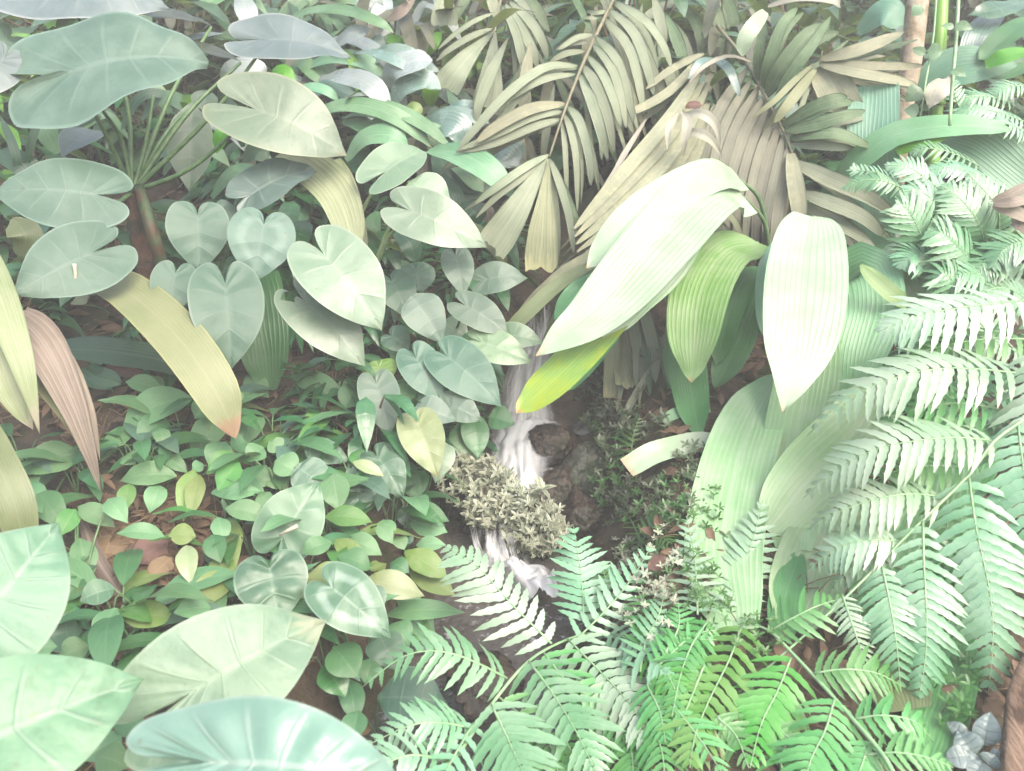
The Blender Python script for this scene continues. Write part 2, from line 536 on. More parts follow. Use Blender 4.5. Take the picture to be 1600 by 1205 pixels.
SHAPES = {
    'heart': [(-.03, 0), (-.15, .05), (-.25, .2), (-.27, .48), (-.17, .8), (.04, .98), (.28, 1), (.52, .82), (.76, .46), (.92, .15), (1, 0)],
    'sagit': [(-.06, 0), (-.24, .06), (-.42, .15), (-.5, .38), (-.4, .72), (-.08, .97), (.2, 1), (.5, .82), (.76, .46), (.92, .15), (1, 0)],
    'arrow': [(-.04, 0), (-.17, .06), (-.29, .2), (-.32, .46), (-.2, .8), (.06, .99), (.35, .97), (.58, .78), (.8, .42), (.93, .14), (1, 0)],
    'pelt': [(-.42, 0), (-.44, .2), (-.37, .55), (-.16, .88), (.12, 1), (.42, .93), (.72, .6), (.91, .22), (1, 0)],
    'ovate': [(0, 0), (.03, .25), (.12, .7), (.28, 1), (.5, .93), (.72, .6), (.9, .2), (1, 0)],
    'ellip': [(0, 0), (.08, .3), (.25, .8), (.48, 1), (.7, .8), (.88, .33), (1, 0)],
    'lance': [(0, .06), (.1, .4), (.3, .9), (.45, 1), (.7, .75), (.9, .25), (1, 0)],
    'strap': [(0, .25), (.15, .6), (.4, .95), (.6, 1), (.8, .8), (.93, .35), (1, 0)],
    'band': [(0, .5), (.2, .88), (.5, 1), (.8, .85), (.94, .4), (1, 0)],
    'wide': [(0, .72), (.2, .96), (.45, 1), (.7, .86), (.88, .48), (1, .02)],
    'leaflet': [(0, .18), (.08, .6), (.25, .95), (.5, 1), (.8, .8), (.94, .45), (1, .12)],
    'hang': [(0, .42), (.015, .58), (.14, .86), (.36, 1), (.6, .84), (.8, .46), (.93, .16), (1, 0)],
    'taper': [(0, .7), (.15, .95), (.35, 1), (.6, .76), (.8, .42), (.93, .16), (1, 0)],
    'fan': [(0, .06), (.3, .42), (.65, .82), (.9, 1), (1, .92)],
    'stub': [(0, .3), (.25, .85), (.6, 1), (.9, 1), (1, .95)],
}
_OUT = {}


def outline(shape, n):
    k = (shape, n)
    if k in _OUT:
        return _OUT[k]
    sp = Spine([(a, b, 0) for a, b in SHAPES[shape]])
    q = [sp.at(i / 160) for i in range(161)]
    L = [0]
    for a, b in zip(q, q[1:]):
        L.append(L[-1] + (b - a).length)
    out = []
    j = 0
    for i in range(n + 1):
        t = L[-1] * i / n
        while j < 159 and L[j + 1] < t:
            j += 1
        f = (t - L[j]) / max(1e-9, L[j + 1] - L[j])
        c = q[j].lerp(q[j + 1], min(1, f))
        out.append((c.x, max(0, c.y)))
    _OUT[k] = out
    return out


def facing(q, face, lean):
    tc = (CAM - q).normalized()
    return (tc * face + UP * (1 - face) + RIGHT * lean).normalized()


LOBED = ('heart', 'sagit', 'arrow', 'pelt')


def leaf_into(mb, sp, ww, shape, N, fold=.12, curl=0., wave=.02, quilt=0., nlat=6, pleat=0., nple=8, ns=20, nv=4, jag=0., twist=0., seed=None, hole=None):
    rnd = random.Random(seed if seed is not None else random.random())
    if quilt and shape in LOBED:
        ns, nv = max(ns, 30), max(nv, 5)
    ph = rnd.uniform(0, 6.28)
    ph2 = rnd.uniform(0, 6.28)
    out = outline(shape, ns)
    L = sp.len
    lob = shape in LOBED
    vs, uvs, fs = [], [], []
    cols = 2 * nv + 1
    for i, (a, b) in enumerate(out):
        s = i / ns
        if lob:
            m = max(0, (s - .12) / .88) ** 1.9
            m = min(m, 1)
        else:
            m = a
        for j in range(cols):
            v = (j - nv) / nv
            av = abs(v)
            aa = m + (a - m) * av
            if jag and i >= ns - 1:
                aa += rnd.uniform(-jag, jag)
            bb = b * av * ww * .5 * (1 if v >= 0 else -1)
            c = sp.at(aa)
            T = sp.tan(aa)
            S = T.cross(N)
            if S.length < 1e-4:
                S = RIGHT.copy()
            S.normalize()
            if twist:
                S = Matrix.Rotation(twist * aa, 3, T) @ S
            n = S.cross(T)
            h = fold * abs(bb) - curl * bb * bb / max(ww, 1e-4)
            h += wave * ww * math.sin(ph + 9 * s + (1.7 if v > 0 else 0)) * av * av
            h += wave * .5 * ww * math.sin(ph2 + 23 * s) * av ** 3
            if quilt:
                h += quilt * ww * .5 * (1 - math.cos(2 * math.pi * (nlat * s - .2 * av))) * math.sin(math.pi * min(1, av))
            if pleat:
                x = (v * .5 + .5) * nple
                h += pleat * (abs((x % 1) - .5) * 2 - .5)
            vs.append(c + S * bb + n * h)
            uvs.append((s, v * .5 + .5))
    for i in range(ns):
        for j in range(cols - 1):
            k = i * cols + j
            if hole and hole[0] <= (i + .5) / ns <= hole[1] and hole[2] <= (j + .5 - nv) / nv <= hole[3]:
                continue
            fs.append((k, k + 1, k + cols + 1, k + cols))
    mb.add(vs, fs, uvs)


def tube_into(mb, pts, r0, r1, k=6, seg=10):
    sp = Spine(pts)
    vs, fs, uvs = [], [], []
    ref = Vector((.31, .22, .93))
    for i in range(seg + 1):
        t = i / seg
        c, T = sp.at(t), sp.tan(t)
        A = T.cross(ref)
        if A.length < 1e-3:
            A = T.cross(RIGHT)
        A.normalize()
        B = T.cross(A)
        r = r0 + (r1 - r0) * t
        for j in range(k):
            w = 2 * math.pi * j / k
            vs.append(c + A * (r * math.cos(w)) + B * (r * math.sin(w)))
            uvs.append((t, j / k))
    for i in range(seg):
        for j in range(k):
            fs.append((i * k + j, i * k + (j + 1) % k, (i + 1) * k + (j + 1) % k, (i + 1) * k + j))
    fs.append(tuple(range(k - 1, -1, -1)))
    fs.append(tuple(range(seg * k, seg * k + k)))
    mb.add(vs, fs, uvs)


def tube(name, pts, r0, r1, mat, parent=None, k=6, seg=10):
    mb = MB()
    tube_into(mb, pts, r0, r1, k, seg)
    return mb.build(name, mat, parent)


def mkspine(pts, face, lean, bend):
    """pts: [(px,py,d), (px,py)] or [(px,py,d), ...]; gives a 3-D spine, the leaf's facing and base depth."""
    pts = [(q[0], q[1], min(q[2], hit(q[0], min(q[1], 1290)) - .05)) if len(q) == 3 else q for q in pts]
    d0 = pts[0][2]
    B = P(*pts[0])
    N = facing(B, face, lean)
    if len(pts[1]) == 2:
        r1 = ray(*pts[1])
        den = r1.dot(N)
        lp = math.hypot(pts[1][0] - pts[0][0], pts[1][1] - pts[0][1]) * d0 / F
        d1 = ((B - CAM).dot(N)) / den if abs(den) > .05 else d0
        d1 = max(d0 - .8 * lp, min(d0 + .8 * lp, d1, max(d0, hit(pts[1][0], min(pts[1][1], 1290)) - .03)))
        T = CAM + r1 * d1
        Lw = (T - B).length
        return Spine([B.lerp(T, x) + N * (bend * Lw * 4 * x * (1 - x)) for x in (0, .2, .4, .6, .8, 1)]), N, d0
    q = [P(*p) for p in pts]
    return Spine(q), N, d0


def wworld(sp, N, w, t=.4):
    q = sp.at(t)
    v = (q - CAM)
    d = v.dot(FWD)
    v.normalize()
    S = sp.tan(t).cross(N)
    S.normalize()
    return w * d / F / max(.4, math.sqrt(max(0, 1 - S.dot(v) ** 2)))


def leaf(par, pts, w, shape='heart', mat='taro', face=.6, lean=0., bend=.07, pet=None, pr=4, pmat='stem', name='leaf', petmid=None, label=None, **kw):
    sp, N, d0 = mkspine(pts, face, lean, bend)
    mb = MB()
    leaf_into(mb, sp, wworld(sp, N, w), shape, N, **kw)
    o = mb.build(name, mat, par)
    if label:
        o['label'] = label
    if pet is not None:
        a = sp.at(0) - N * .004
        if petmid is None:
            m = (a + pet) * .5 + UP * .06 * (a - pet).length
        else:
            m = P(*petmid)
        r = pr * d0 / F * .5
        mb2 = MB()
        tube_into(mb2, [pet, m, a], r * 1.5, r * .8)
        pt = mb2.build('petiole', pmat, par)
        pt.parent = o
        return o
    return o


def strap(par, pts, w, mat, face=.6, lean=0., shape='strap', name='leaf', **kw):
    kw.setdefault('fold', .1)
    kw.setdefault('wave', .03)
    kw.setdefault('ns', 26)
    return leaf(par, pts, w, shape, mat, face, lean, name=name, **kw)


def pinna_into(mb, sp, N, L, n, droop=.25, sweep=.3, wf=.19, start=.04, tipn=.0, base=.75, rr=.0022, asym=(1, 1), serr=.14, dens=1.):
    """one feather of a fern: a thin rib with n pairs of toothed leaflets."""
    n = max(6, int(n * .76 * dens))
    for k in range(n):
        t = start + (1 - start) * (k / n) ** .95
        c, T = sp.at(t), sp.tan(t)
        S = T.cross(N).normalized()
        nn = S.cross(T)
        f = (base + (1 - base) * min(1, t / .25)) * (1 - max(0, (t - .45) / .55) ** 1.5 * .93)
        for sgn in (-1, 1):
            if random.random() < .03:
                continue
            l = L * f * asym[0 if sgn < 0 else 1] * random.uniform(.84, 1.08)
            sw = sweep + .5 * t + random.uniform(-.12, .12)
            dr = (S * sgn * math.cos(sw) + T * math.sin(sw)).normalized()
            wd_ = max(L * wf, .2 * l) * (.55 + .45 * f) * .5
            ws = dr.cross(nn).normalized()
            rows = 9
            vs, uvs, fs = [], [], []
            jd = random.uniform(-.2, .2)
            for i in range(rows + 1):
                x = i / rows
                q = c + dr * (l * x) - nn * (l * (droop + jd) * x * x) + T * (.08 * l * x * x)
                hw = wd_ * (1 - x ** 5) * (1.02 - .3 * x) * (.82 + .18 * min(1, x * 5))
                if i == rows:
                    hw = 0
                hw *= 1 + (serr if i % 2 else -serr)
                z = nn * (hw * .22)
                vs += [q - ws * hw + z, q, q + ws * hw + z]
                uvs += [(x, 0), (x, .5), (x, 1)]
            for i in range(rows):
                a = i * 3
                fs += [(a, a + 1, a + 4, a + 3), (a + 1, a + 2, a + 5, a + 4)]
            mb.add(vs, fs, uvs)


def pinna(par, pts, Lpx, n, mat, face=.5, lean=0., smat='stem_mint', name='pinna', **kw):
    sp, N, d0 = mkspine(pts, face, lean, .05)
    mb = MB()
    pinna_into(mb, sp, N, Lpx * d0 / F, n, **kw)
    o = mb.build(name, mat, par)
    mb2 = MB()
    tube_into(mb2, [sp.at(i / 8) + N * .0005 for i in range(9)], .0026, .0008, 5, 12)
    rb = mb2.build('rib', smat, par)
    rb.parent = o
    return o


# ------------------------------------------------------------------ ground, rocks, water
def grid_mesh(name, mat, xs, ys, zf, kind):
    mb = MB()
    nx = len(xs)
    vs = [Vector((x, y, zf(x, y))) for y in ys for x in xs]
    fs = []
    for j in range(len(ys) - 1):
        for i in range(nx - 1):
            k = j * nx + i
            fs.append((k, k + 1, k + nx + 1, k + nx))
    mb.add(vs, fs, [(v.x, v.y) for v in vs])
    return tag(mb.build(name, mat), kind=kind)


xs = [-14 + i * .5 for i in range(22)] + [-3 + i * .03 for i in range(201)] + [3.5 + i * .5 for i in range(22)]
ys = [-2 + i * .25 for i in range(10)] + [.5 + i * .03 for i in range(84)] + [3.02 + i * .08 for i in range(50)] + [7.1 + i * .5 for i in range(26)]
grid_mesh('ground', 'soil', xs, ys, ground, 'structure')


def rock(name, px, py, d, w, h, dep, mat, label, seed, group=None, rot=0, lump=.42, dz=0):
    import bmesh
    c = P(px, py, d)
    bm = bmesh.new()
    bmesh.ops.create_icosphere(bm, subdivisions=5, radius=1)
    o = Vector((seed * 3.1, seed * 1.7, seed * 5.3))
    for v in bm.verts:
        p = v.co.copy()
        k = 1 + lump * mnoise.noise(p * 1.1 + o) + lump * .5 * mnoise.noise(p * 2.7 + o) + lump * .3 * mnoise.noise(p * 6 + o) + lump * .18 * mnoise.noise(p * 15 + o)
        # flat broken faces
        q = p * k
        for ax in (Vector((.8, .1, .6)), Vector((-.5, -.7, .5)), Vector((.1, -.8, -.1)), Vector((-.7, .3, .7))):
            ax = (ax + Vector((math.sin(seed), math.cos(seed * 2), math.sin(seed * 3))) * .4).normalized()
            e = q.dot(ax) - .5
            if e > 0:
                q -= ax * e * .6
        v.co = q
    s = d / F * .5
    M = Matrix.Rotation(rot, 4, 'Y') @ Matrix.Diagonal((w * s, dep * s, h * s, 1))
    bm.transform(M)
    me = bpy.data.meshes.new(name)
    bm.to_mesh(me)
    bm.free()
    me.polygons.foreach_set('use_smooth', [True] * len(me.polygons))
    me.materials.append(MATS[mat])
    ob = bpy.data.objects.new(name, me)
    COL.objects.link(ob)
    ob.location = c
    return tag(ob, label, 'rock', group)


rock('rock', 868, 690, 2.72, 74, 66, 80, 'rock_brown', 'reddish brown wet rock beside the upper white pool of the stream', 1, rot=.3)
rock('rock', 872, 765, 2.6, 78, 80, 90, 'rock_brown', 'brown rock with a reddish face below the waterfall beside the pale creeper', 2)
rock('rock', 915, 728, 2.66, 92, 100, 90, 'rock_dark', 'dark mossy rock face right of the brown rocks', 3, rot=-.2)
rock('rock', 925, 672, 2.84, 76, 22, 70, 'rock_grey', 'flat pale grey stone lying right of the waterfall foot', 4)
rock('rock', 905, 800, 2.5, 70, 60, 80, 'rock_brown', 'low dark brown rock at the foot of the mossy rock', 5)
rock('rock', 715, 790, 2.62, 90, 130, 90, 'rock_dark', 'dark wet rock left of the lower waterfall', 6)
rock('rock', 735, 590, 3.12, 130, 330, 120, 'rock_dark', 'tall dark rock wall behind the left side of the waterfall', 7)
rock('rock', 925, 560, 3.14, 150, 330, 120, 'rock_dark', 'tall dark mossy rock wall right of the waterfall', 8)
rock('rock', 830, 850, 2.5, 160, 110, 120, 'rock_dark', 'dark rock ledge under the pale variegated creeper', 9)
rock('rock', 1040, 690, 2.86, 150, 170, 120, 'bank_clay', 'tan clay lump of the right bank above the small creepers', 10)
rock('rock', 1040, 800, 2.5, 150, 120, 110, 'bank_clay', 'brown earth lump on the right bank under the white leaf tip', 11)
rock('rock', 412, 812, 2.06, 34, 26, 34, 'rock_grey', 'small pale grey stone among the leaves of the left bank', 12)
rock('rock', 760, 1060, 1.86, 120, 60, 120, 'rock_brown', 'brown rock under the spread fern fronds in the stream bed', 13)
rock('rock', 960, 1075, 1.95, 160, 70, 120, 'rock_brown', 'brown rock behind the bottom ferns', 14)


def water(name, pts, widths, mat, ridge=.02, kind='structure', n=70, m=28, seed=0, N=None):
    sp = Spine([P(*p) for p in pts])
    mb = MB()
    vs, uvs, fs = [], [], []
    for i in range(n + 1):
        t = i / n
        c, T = sp.at(t), sp.tan(t)
        d = (c - CAM).dot(FWD)
        x = t * (len(widths) - 1)
        k = min(int(x), len(widths) - 2)
        w = (widths[k] + (widths[k + 1] - widths[k]) * (x - k)) * d / F * .5
        nn = RIGHT.cross(T).normalized()
        if nn.dot(CAM - c) < 0:
            nn = -nn
        for j in range(m + 1):
            v = j / m * 2 - 1
            w2 = w * (1 + .14 * mnoise.noise(Vector((t * 9, seed, v * .3 + 2))))
            h = ridge * (mnoise.noise(Vector((v * 2.4, t * 3.2, seed))) + .4 * mnoise.noise(Vector((v * 6, t * 6, seed)))) - .02 * v * v
            vs.append(c + RIGHT * (v * w2) + nn * h)
            uvs.append((t, j / m))
    for i in range(n):
        for j in range(m):
            k = i * (m + 1) + j
            fs.append((k, k + 1, k + m + 2, k + m + 1))
    mb.add(vs, fs, uvs)
    return tag(mb.build(name, mat), kind=kind)


FALL = [(832, 430, 3.12), (834, 470, 3.0), (830, 540, 2.94), (824, 610, 2.9), (820, 668, 2.86)]
water('waterfall', FALL, [60, 72, 88, 98, 112], 'water_fall', .02, seed=1)
water('waterfall', [(836, 440, 3.0), (838, 520, 2.92), (822, 600, 2.87), (812, 668, 2.82)], [40, 60, 80, 110], 'water_thin', .03, seed=2)
CASC = [(826, 655, 2.86), (822, 672, 2.78), (812, 700, 2.68), (812, 740, 2.58), (806, 785, 2.5)]
water('water', CASC, [134, 136, 116, 104, 96], 'water_foam', .03, seed=3)
water('water', [(815, 660, 2.8), (806, 690, 2.7), (808, 730, 2.6), (806, 780, 2.52)], [96, 98, 92, 76], 'water_foam', .035, seed=5)
water('waterfall', [(782, 790, 2.44), (780, 815, 2.41), (782, 850, 2.38), (790, 885, 2.36)], [60, 80, 92, 110], 'water_thin', .02, seed=6)
water('waterfall', [(730, 770, 2.5), (738, 810, 2.46), (745, 850, 2.42), (765, 890, 2.38)], [14, 18, 20, 30], 'water_thin', .01, seed=9)
water('water', [(800, 876, 2.37), (822, 888, 2.33), (835, 905, 2.28), (850, 925, 2.22)], [60, 86, 96, 70], 'water_foam', .04, seed=7)
for (a, b, wl) in (((.02, 2.22), (.02, 2.4), .3),):
    pass
mbp = MB()
pv = []
for i in range(31):
    y = 1.0 + i * 1.42 / 30
    for j in range(13):
        x = lerp(MID, y) + (j / 12 - .5) * .62
        pv.append(Vector((x, y, lerp(BED, y) + .025 + .008 * mnoise.noise(Vector((x * 14, y * 14, 0))))))
mbp.add(pv, [(i * 13 + j, i * 13 + j + 1, (i + 1) * 13 + j + 1, (i + 1) * 13 + j) for i in range(30) for j in range(12)], [(0, 0)] * len(pv))
tag(mbp.build('stream', 'water_pool'), kind='structure')

# ------------------------------------------------------------------ leaf litter and straw on the banks (uncountable)
mbl, mbs = MB(), MB()
for i in range(4700):
    x, y = random.uniform(-1.9, 1.7), random.uniform(.9, 3.6)
    if i >= 4200:
        g_ = G(random.uniform(125, 330), random.uniform(795, 950))
        x, y = g_.x, g_.y
    if abs(x - lerp(MID, y)) < .33:
        continue
    z = ground(x, y) + random.uniform(.004, .022)
    c = Vector((x, y, z))
    a = random.uniform(0, 6.28)
    N = (UP + Vector((random.uniform(-.6, .6), random.uniform(-.7, .3), 0))).normalized()
    T = Vector((math.cos(a), math.sin(a), random.uniform(-.2, .2)))
    T = (T - N * T.dot(N)).normalized()
    L = random.uniform(.025, .085)
    if i % 3:
        sp = Spine([c - T * L * .5, c + N * L * random.uniform(.02, .2), c + T * L * .5])
        leaf_into(mbl, sp, L * random.uniform(.25, .5), 'ellip', N, fold=random.uniform(-.3, .4), wave=.06, ns=6, nv=2)
    else:
        L *= 1.8
        tube_into(mbs, [c - T * L * .5, c + N * L * .06, c + T * L * .5], .0016, .001, 4, 4)
tag(mbl.build('leaf_litter', 'litter'), kind='stuff')
tag(mbs.build('straw_litter', 'twig'), kind='stuff')

# ------------------------------------------------------------------ broad-leaved plants of the left bank
cr = P(207, 300, 2.6)
gt = thing('giant_taro_plant', on_ground(cr + Vector((0, .02, 0))), 'tall taro with huge dull blue-green leaves above a brown stump at left', 'plant')
tube('trunk', [gt.location, gt.location.lerp(cr, .5) + Vector((.01, 0, 0)), cr], .045, .032, 'taro_trunk', gt, 10, 12)
tube('stalk', [gt.location + Vector((.09, 0, 0)), P(243, 380, 2.56), cr + Vector((.03, -.02, .02))], .022, .018, 'stem_dark', gt, 8, 10)
T_ = dict(pmat='stem', pr=6, quilt=.012, nlat=8)
leaf(gt, [(110, 112, 2.3), (326, 99)], 150, 'sagit', 'taro', .5, -.1, .1, pet=cr, fold=.06, wave=.05, **T_)
leaf(gt, [(80, -26, 2.5), (266, 14)], 118, 'sagit', 'taro_silver', .5, .0, .1, pet=cr, petmid=(190, 130, 2.6), fold=.05, **T_)
leaf(gt, [(420, 62, 2.55), (547, 92)], 64, 'sagit', 'taro_silver', .45, .1, .1, pet=cr, petmid=(330, 180, 2.55), fold=.14, wave=.04, **T_)
leaf(gt, [(402, 172, 2.42), (543, 244)], 118, 'sagit', 'taro_pale', .62, .1, .1, pet=cr, petmid=(300, 262, 2.5), fold=.12, **T_)
leaf(gt, [(150, 304, 2.28), (-12, 302)], 112, 'arrow', 'taro', .6, -.2, .08, pet=cr, fold=-.06, **T_)
leaf(gt, [(142, 396, 2.2), (20, 462)], 116, 'sagit', 'taro', .62, .05, .06, pet=cr, fold=-.05, label='blue-green leaf with a thin white fallen petal on it', **T_)
leaf(gt, [(160, 205, 2.7), (96, 246)], 46, 'ellip', 'taro_silver', .35, -.1, .12, pet=cr, **T_)
leaf(gt, [(330, 40, 2.75), (204, 24)], 34, 'ellip', 'taro_dark', .15, .1, .05, pet=cr, **T_)
leaf(gt, [(262, 74, 2.7), (352, 52)], 12, 'ellip', 'taro_silver', .3, .1, .05, **T_)
leaf(gt, [(376, 96, 2.72), (250, 68)], 17, 'ellip', 'taro_dark', .25, .1, .05, pet=cr, **T_)
leaf(gt, [(6, 90, 2.3), (-40, 160)], 70, 'heart', 'taro_silver', .6, .2, .05, **T_)
leaf(gt, [(10, 62, 2.5), (-50, 110)], 60, 'heart', 'taro', .6, .2, .05, **T_)
leaf(gt, [(300, 160, 2.72), (296, 300)], 70, 'ellip', 'cal_grey', .7, -.05, .05, pet=cr, **T_)
leaf(gt, [(322, 140, 2.78), (318, 175)], 40, 'ellip', 'taro', .7, -.05, .05, **T_)
tube('petiole', [cr, P(190, 220, 2.55), P(160, 172, 2.45)], .008, .005, 'stem', gt)
tube('petiole', [cr, P(226, 230, 2.6), P(240, 150, 2.62)], .008, .005, 'stem', gt)
tag(tube('fallen_petal', [P(112, 456, 2.165), P(118, 435, 2.155), P(116, 412, 2.15)], .0035, .0055, 'straw', None, 6, 8), 'thin white petal lying on the low taro leaf at left', 'petal')

b0 = P(300, 520, 2.7)
ht = thing('heart_leaf_taro', on_ground(b0), 'clump of soft blue-green heart leaves left of centre', 'plant')
hb = ht.location
K_ = dict(pr=6, quilt=.02, nlat=6)
leaf(ht, [(309, 338, 2.38), (312, 427)], 94, 'heart', 'heart', .8, 0, .06, pet=hb, fold=.1, **K_)
leaf(ht, [(392, 304, 2.42), (494, 267)], 66, 'heart', 'heart_grey', .45, 0, .1, pet=hb, fold=.2, wave=.05, **K_)
leaf(ht, [(412, 352, 2.34), (396, 443)], 102, 'heart', 'heart_ring', .8, 0, .06, pet=hb, fold=.05, label='heart leaf with a pale ring', **K_)
leaf(ht, [(352, 448, 2.24), (361, 578)], 114, 'arrow', 'heart', .78, .05, .1, pet=hb, fold=.12, **K_)
leaf(ht, [(274, 428, 2.3), (263, 499)], 68, 'heart', 'heart', .75, -.1, .05, pet=hb, fold=.08, **K_)
leaf(ht, [(340, 330, 2.46), (366, 380)], 50, 'heart', 'heart', .7, .1, .05, pet=hb, **K_)

b0 = P(548, 500, 2.75)
et = thing('arrow_leaf_taro', on_ground(b0), 'pale green arrow-leaved taro with a torn holed leaf in the middle', 'plant')
eb = et.location
E_ = dict(pr=6, pmat='stem_pale', quilt=.012, nlat=6)
leaf(et, [(603, 268, 2.5), (668, 238)], 66, 'sagit', 'ear_grey', .42, .1, .1, pet=eb, petmid=(560, 354, 2.6), fold=.16, **E_)
leaf(et, [(642, 330, 2.4), (761, 387)], 80, 'arrow', 'ear', .66, .1, .08, pet=eb, petmid=(598, 390, 2.55), fold=.08, **E_)
leaf(et, [(640, 282, 2.5), (706, 340)], 62, 'ovate', 'ear_grey', .6, .2, .08, pet=eb, **E_)
leaf(et, [(508, 400, 2.2), (597, 517)], 120, 'arrow', 'ear', .7, .1, .08, pet=eb, fold=.1, **E_)
leaf(et, [(478, 472, 2.24), (571, 573)], 92, 'arrow', 'ear', .7, .1, .08, pet=eb, fold=.08, label='torn pale leaf', hole=(.1, .3, .35, .75), **E_)

D_ = dict(pr=4, quilt=.02, nlat=6)


def caladium(base, label, leaves, cat='plant', name='caladium_plant', group=None, kw=D_):
    q = on_ground(P(*base))
    t = thing(name, q, label, cat, group)
    for a in leaves:
        b, tp, w, shp, mat = a[:5]
        face = a[5] if len(a) > 5 else .68
        lean = a[6] if len(a) > 6 else .08
        leaf(t, [b, tp], w, shp, mat, face, lean, random.uniform(.06, .14), pet=q + Vector((random.uniform(-.02, .02), random.uniform(-.02, .02), 0)), fold=random.uniform(.04, .16), **kw)
    return t


caladium((690, 520, 2.85), 'caladium with grey-green leaves reaching over the top of the waterfall', [
    ((650, 425, 2.62), (657, 458), 58, 'pelt', 'cal', .75),
    ((712, 402, 2.5), (724, 464), 50, 'heart', 'cal_grey', .75),
    ((756, 438, 2.5), (825, 435), 48, 'heart', 'cal_grey', .6),
    ((728, 478, 2.45), (796, 524), 54, 'arrow', 'cal_grey', .66),
    ((642, 462, 2.42), (692, 538), 66, 'ovate', 'cal_grey', .75),
    ((612, 440, 2.56), (640, 500), 60, 'heart', 'cal', .7),
    ((690, 505, 2.6), (734, 530), 44, 'ovate', 'ear_grey', .6),
])
caladium((720, 590, 2.8), 'caladium with pale speckled pointed leaves jutting over the waterfall', [
    ((752, 535, 2.42), (831, 568), 54, 'arrow', 'cal_pale', .6),
    ((790, 524, 2.5), (849, 537), 40, 'heart', 'ear_grey', .6),
    ((745, 515, 2.6), (752, 560), 50, 'ovate', 'cal_dark', .6),
])
caladium((700, 640, 2.75), 'caladium with dark blue-green leaves left of the white cascade', [
    ((700, 558, 2.38), (784, 636), 80, 'heart', 'cal', .7),
    ((612, 525, 2.5), (641, 550), 42, 'heart', 'cal', .7),
    ((650, 560, 2.38), (688, 628), 66, 'arrow', 'cal', .75),
    ((700, 632, 2.34), (752, 658), 48, 'arrow', 'cal_grey', .65),
    ((648, 636, 2.3), (713, 659), 46, 'ovate', 'cal_grey', .65),
    ((736, 640, 2.5), (748, 718), 44, 'ellip', 'cal_dark', .7),
    ((716, 660, 2.5), (730, 718), 44, 'ellip', 'cal_dark', .7),
    ((764, 650, 2.55), (804, 664), 40, 'ovate', 'cal_dark', .6),
    ((690, 545, 2.6), (740, 560), 60, 'ovate', 'spath_dark', .6),
])
caladium((600, 690, 2.6), 'caladium with one grey-green hanging heart leaf beside a yellowed leaf', [
    ((588, 600, 2.3), (610, 682), 64, 'heart', 'cal_grey', .8, 0),
    ((592, 574, 2.4), (600, 600), 56, 'pelt', 'spath_lime', .8, 0),
    ((640, 600, 2.42), (625, 635), 34, 'ovate', 'spath', .7, 0),
    ((545, 590, 2.5), (560, 640), 50, 'ovate', 'cal_dark', .7, 0),
])
caladium((668, 770, 2.5), 'caladium with one pale yellow leaf tipped brown above the creeper', [
    ((652, 662, 2.22), (684, 746), 70, 'heart', 'cal_yellow', .8, 0),
    ((692, 690, 2.27), (680, 756), 46, 'ovate', 'ear_grey', .75, .1),
    ((650, 735, 2.36), (652, 782), 40, 'ovate', 'cal_dark', .7, 0),
])
Q_ = dict(pr=4, quilt=.05, nlat=5)
caladium((610, 800, 2.42), 'puckered dark green plant with rippled oval leaves right of the ground cover', [
    ((590, 714, 2.2), (631, 780), 62, 'heart', 'quilt', .78, .05),
    ((562, 752, 2.18), (556, 812), 56, 'pelt', 'quilt', .8, 0),
    ((632, 790, 2.3), (640, 830), 34, 'ovate', 'quilt', .7, 0),
    ((620, 720, 2.34), (660, 790), 40, 'ovate', 'spath_dark', .7, 0),
], kw=Q_)
caladium((480, 770, 2.4), 'puckered plant with two mottled oval leaves in the ground cover', [
    ((462, 728, 2.14), (520, 776), 60, 'ovate', 'quilt', .7, .1),
    ((476, 700, 2.2), (548, 722), 42, 'ovate', 'quilt', .6, .1),
    ((500, 735, 2.22), (530, 800), 50, 'ellip', 'spath', .7, .1),
], kw=Q_)
caladium((470, 850, 2.3), 'arum with one broad pale-veined leaf pointing up holding a fallen white petal', [
    ((440, 842, 1.96), (498, 752), 100, 'arrow', 'arum', .82, .0),
], kw=dict(pr=5, quilt=.03, nlat=5))
tag(tube('fallen_petal', [P(437, 836, 1.93), P(450, 829, 1.92), P(465, 822, 1.93)], .003, .006, 'straw', None, 6, 6), 'short white petal lying on the pale-veined arum leaf', 'petal')
caladium((440, 1010, 1.95), 'deeply puckered heart leaf above the foreground taro leaves', [
    ((421, 888, 1.78), (437, 978), 112, 'heart', 'quilt', .85, .0),
], kw=dict(pr=5, quilt=.07, nlat=4))
caladium((560, 1020, 1.95), 'blue-green heart leaf with a whitish blotched centre near the stream', [
    ((518, 918, 1.74), (612, 998), 94, 'heart', 'quilt_pale', .8, .05),
    ((585, 915, 1.85), (598, 955), 26, 'ovate', 'quilt', .7, .1),
    ((480, 930, 1.82), (505, 985), 60, 'ovate', 'cal', .7, 0),
    ((590, 990, 1.9), (622, 1050), 60, 'ovate', 'cal', .7, 0),
], kw=dict(pr=5, quilt=.03, nlat=5))

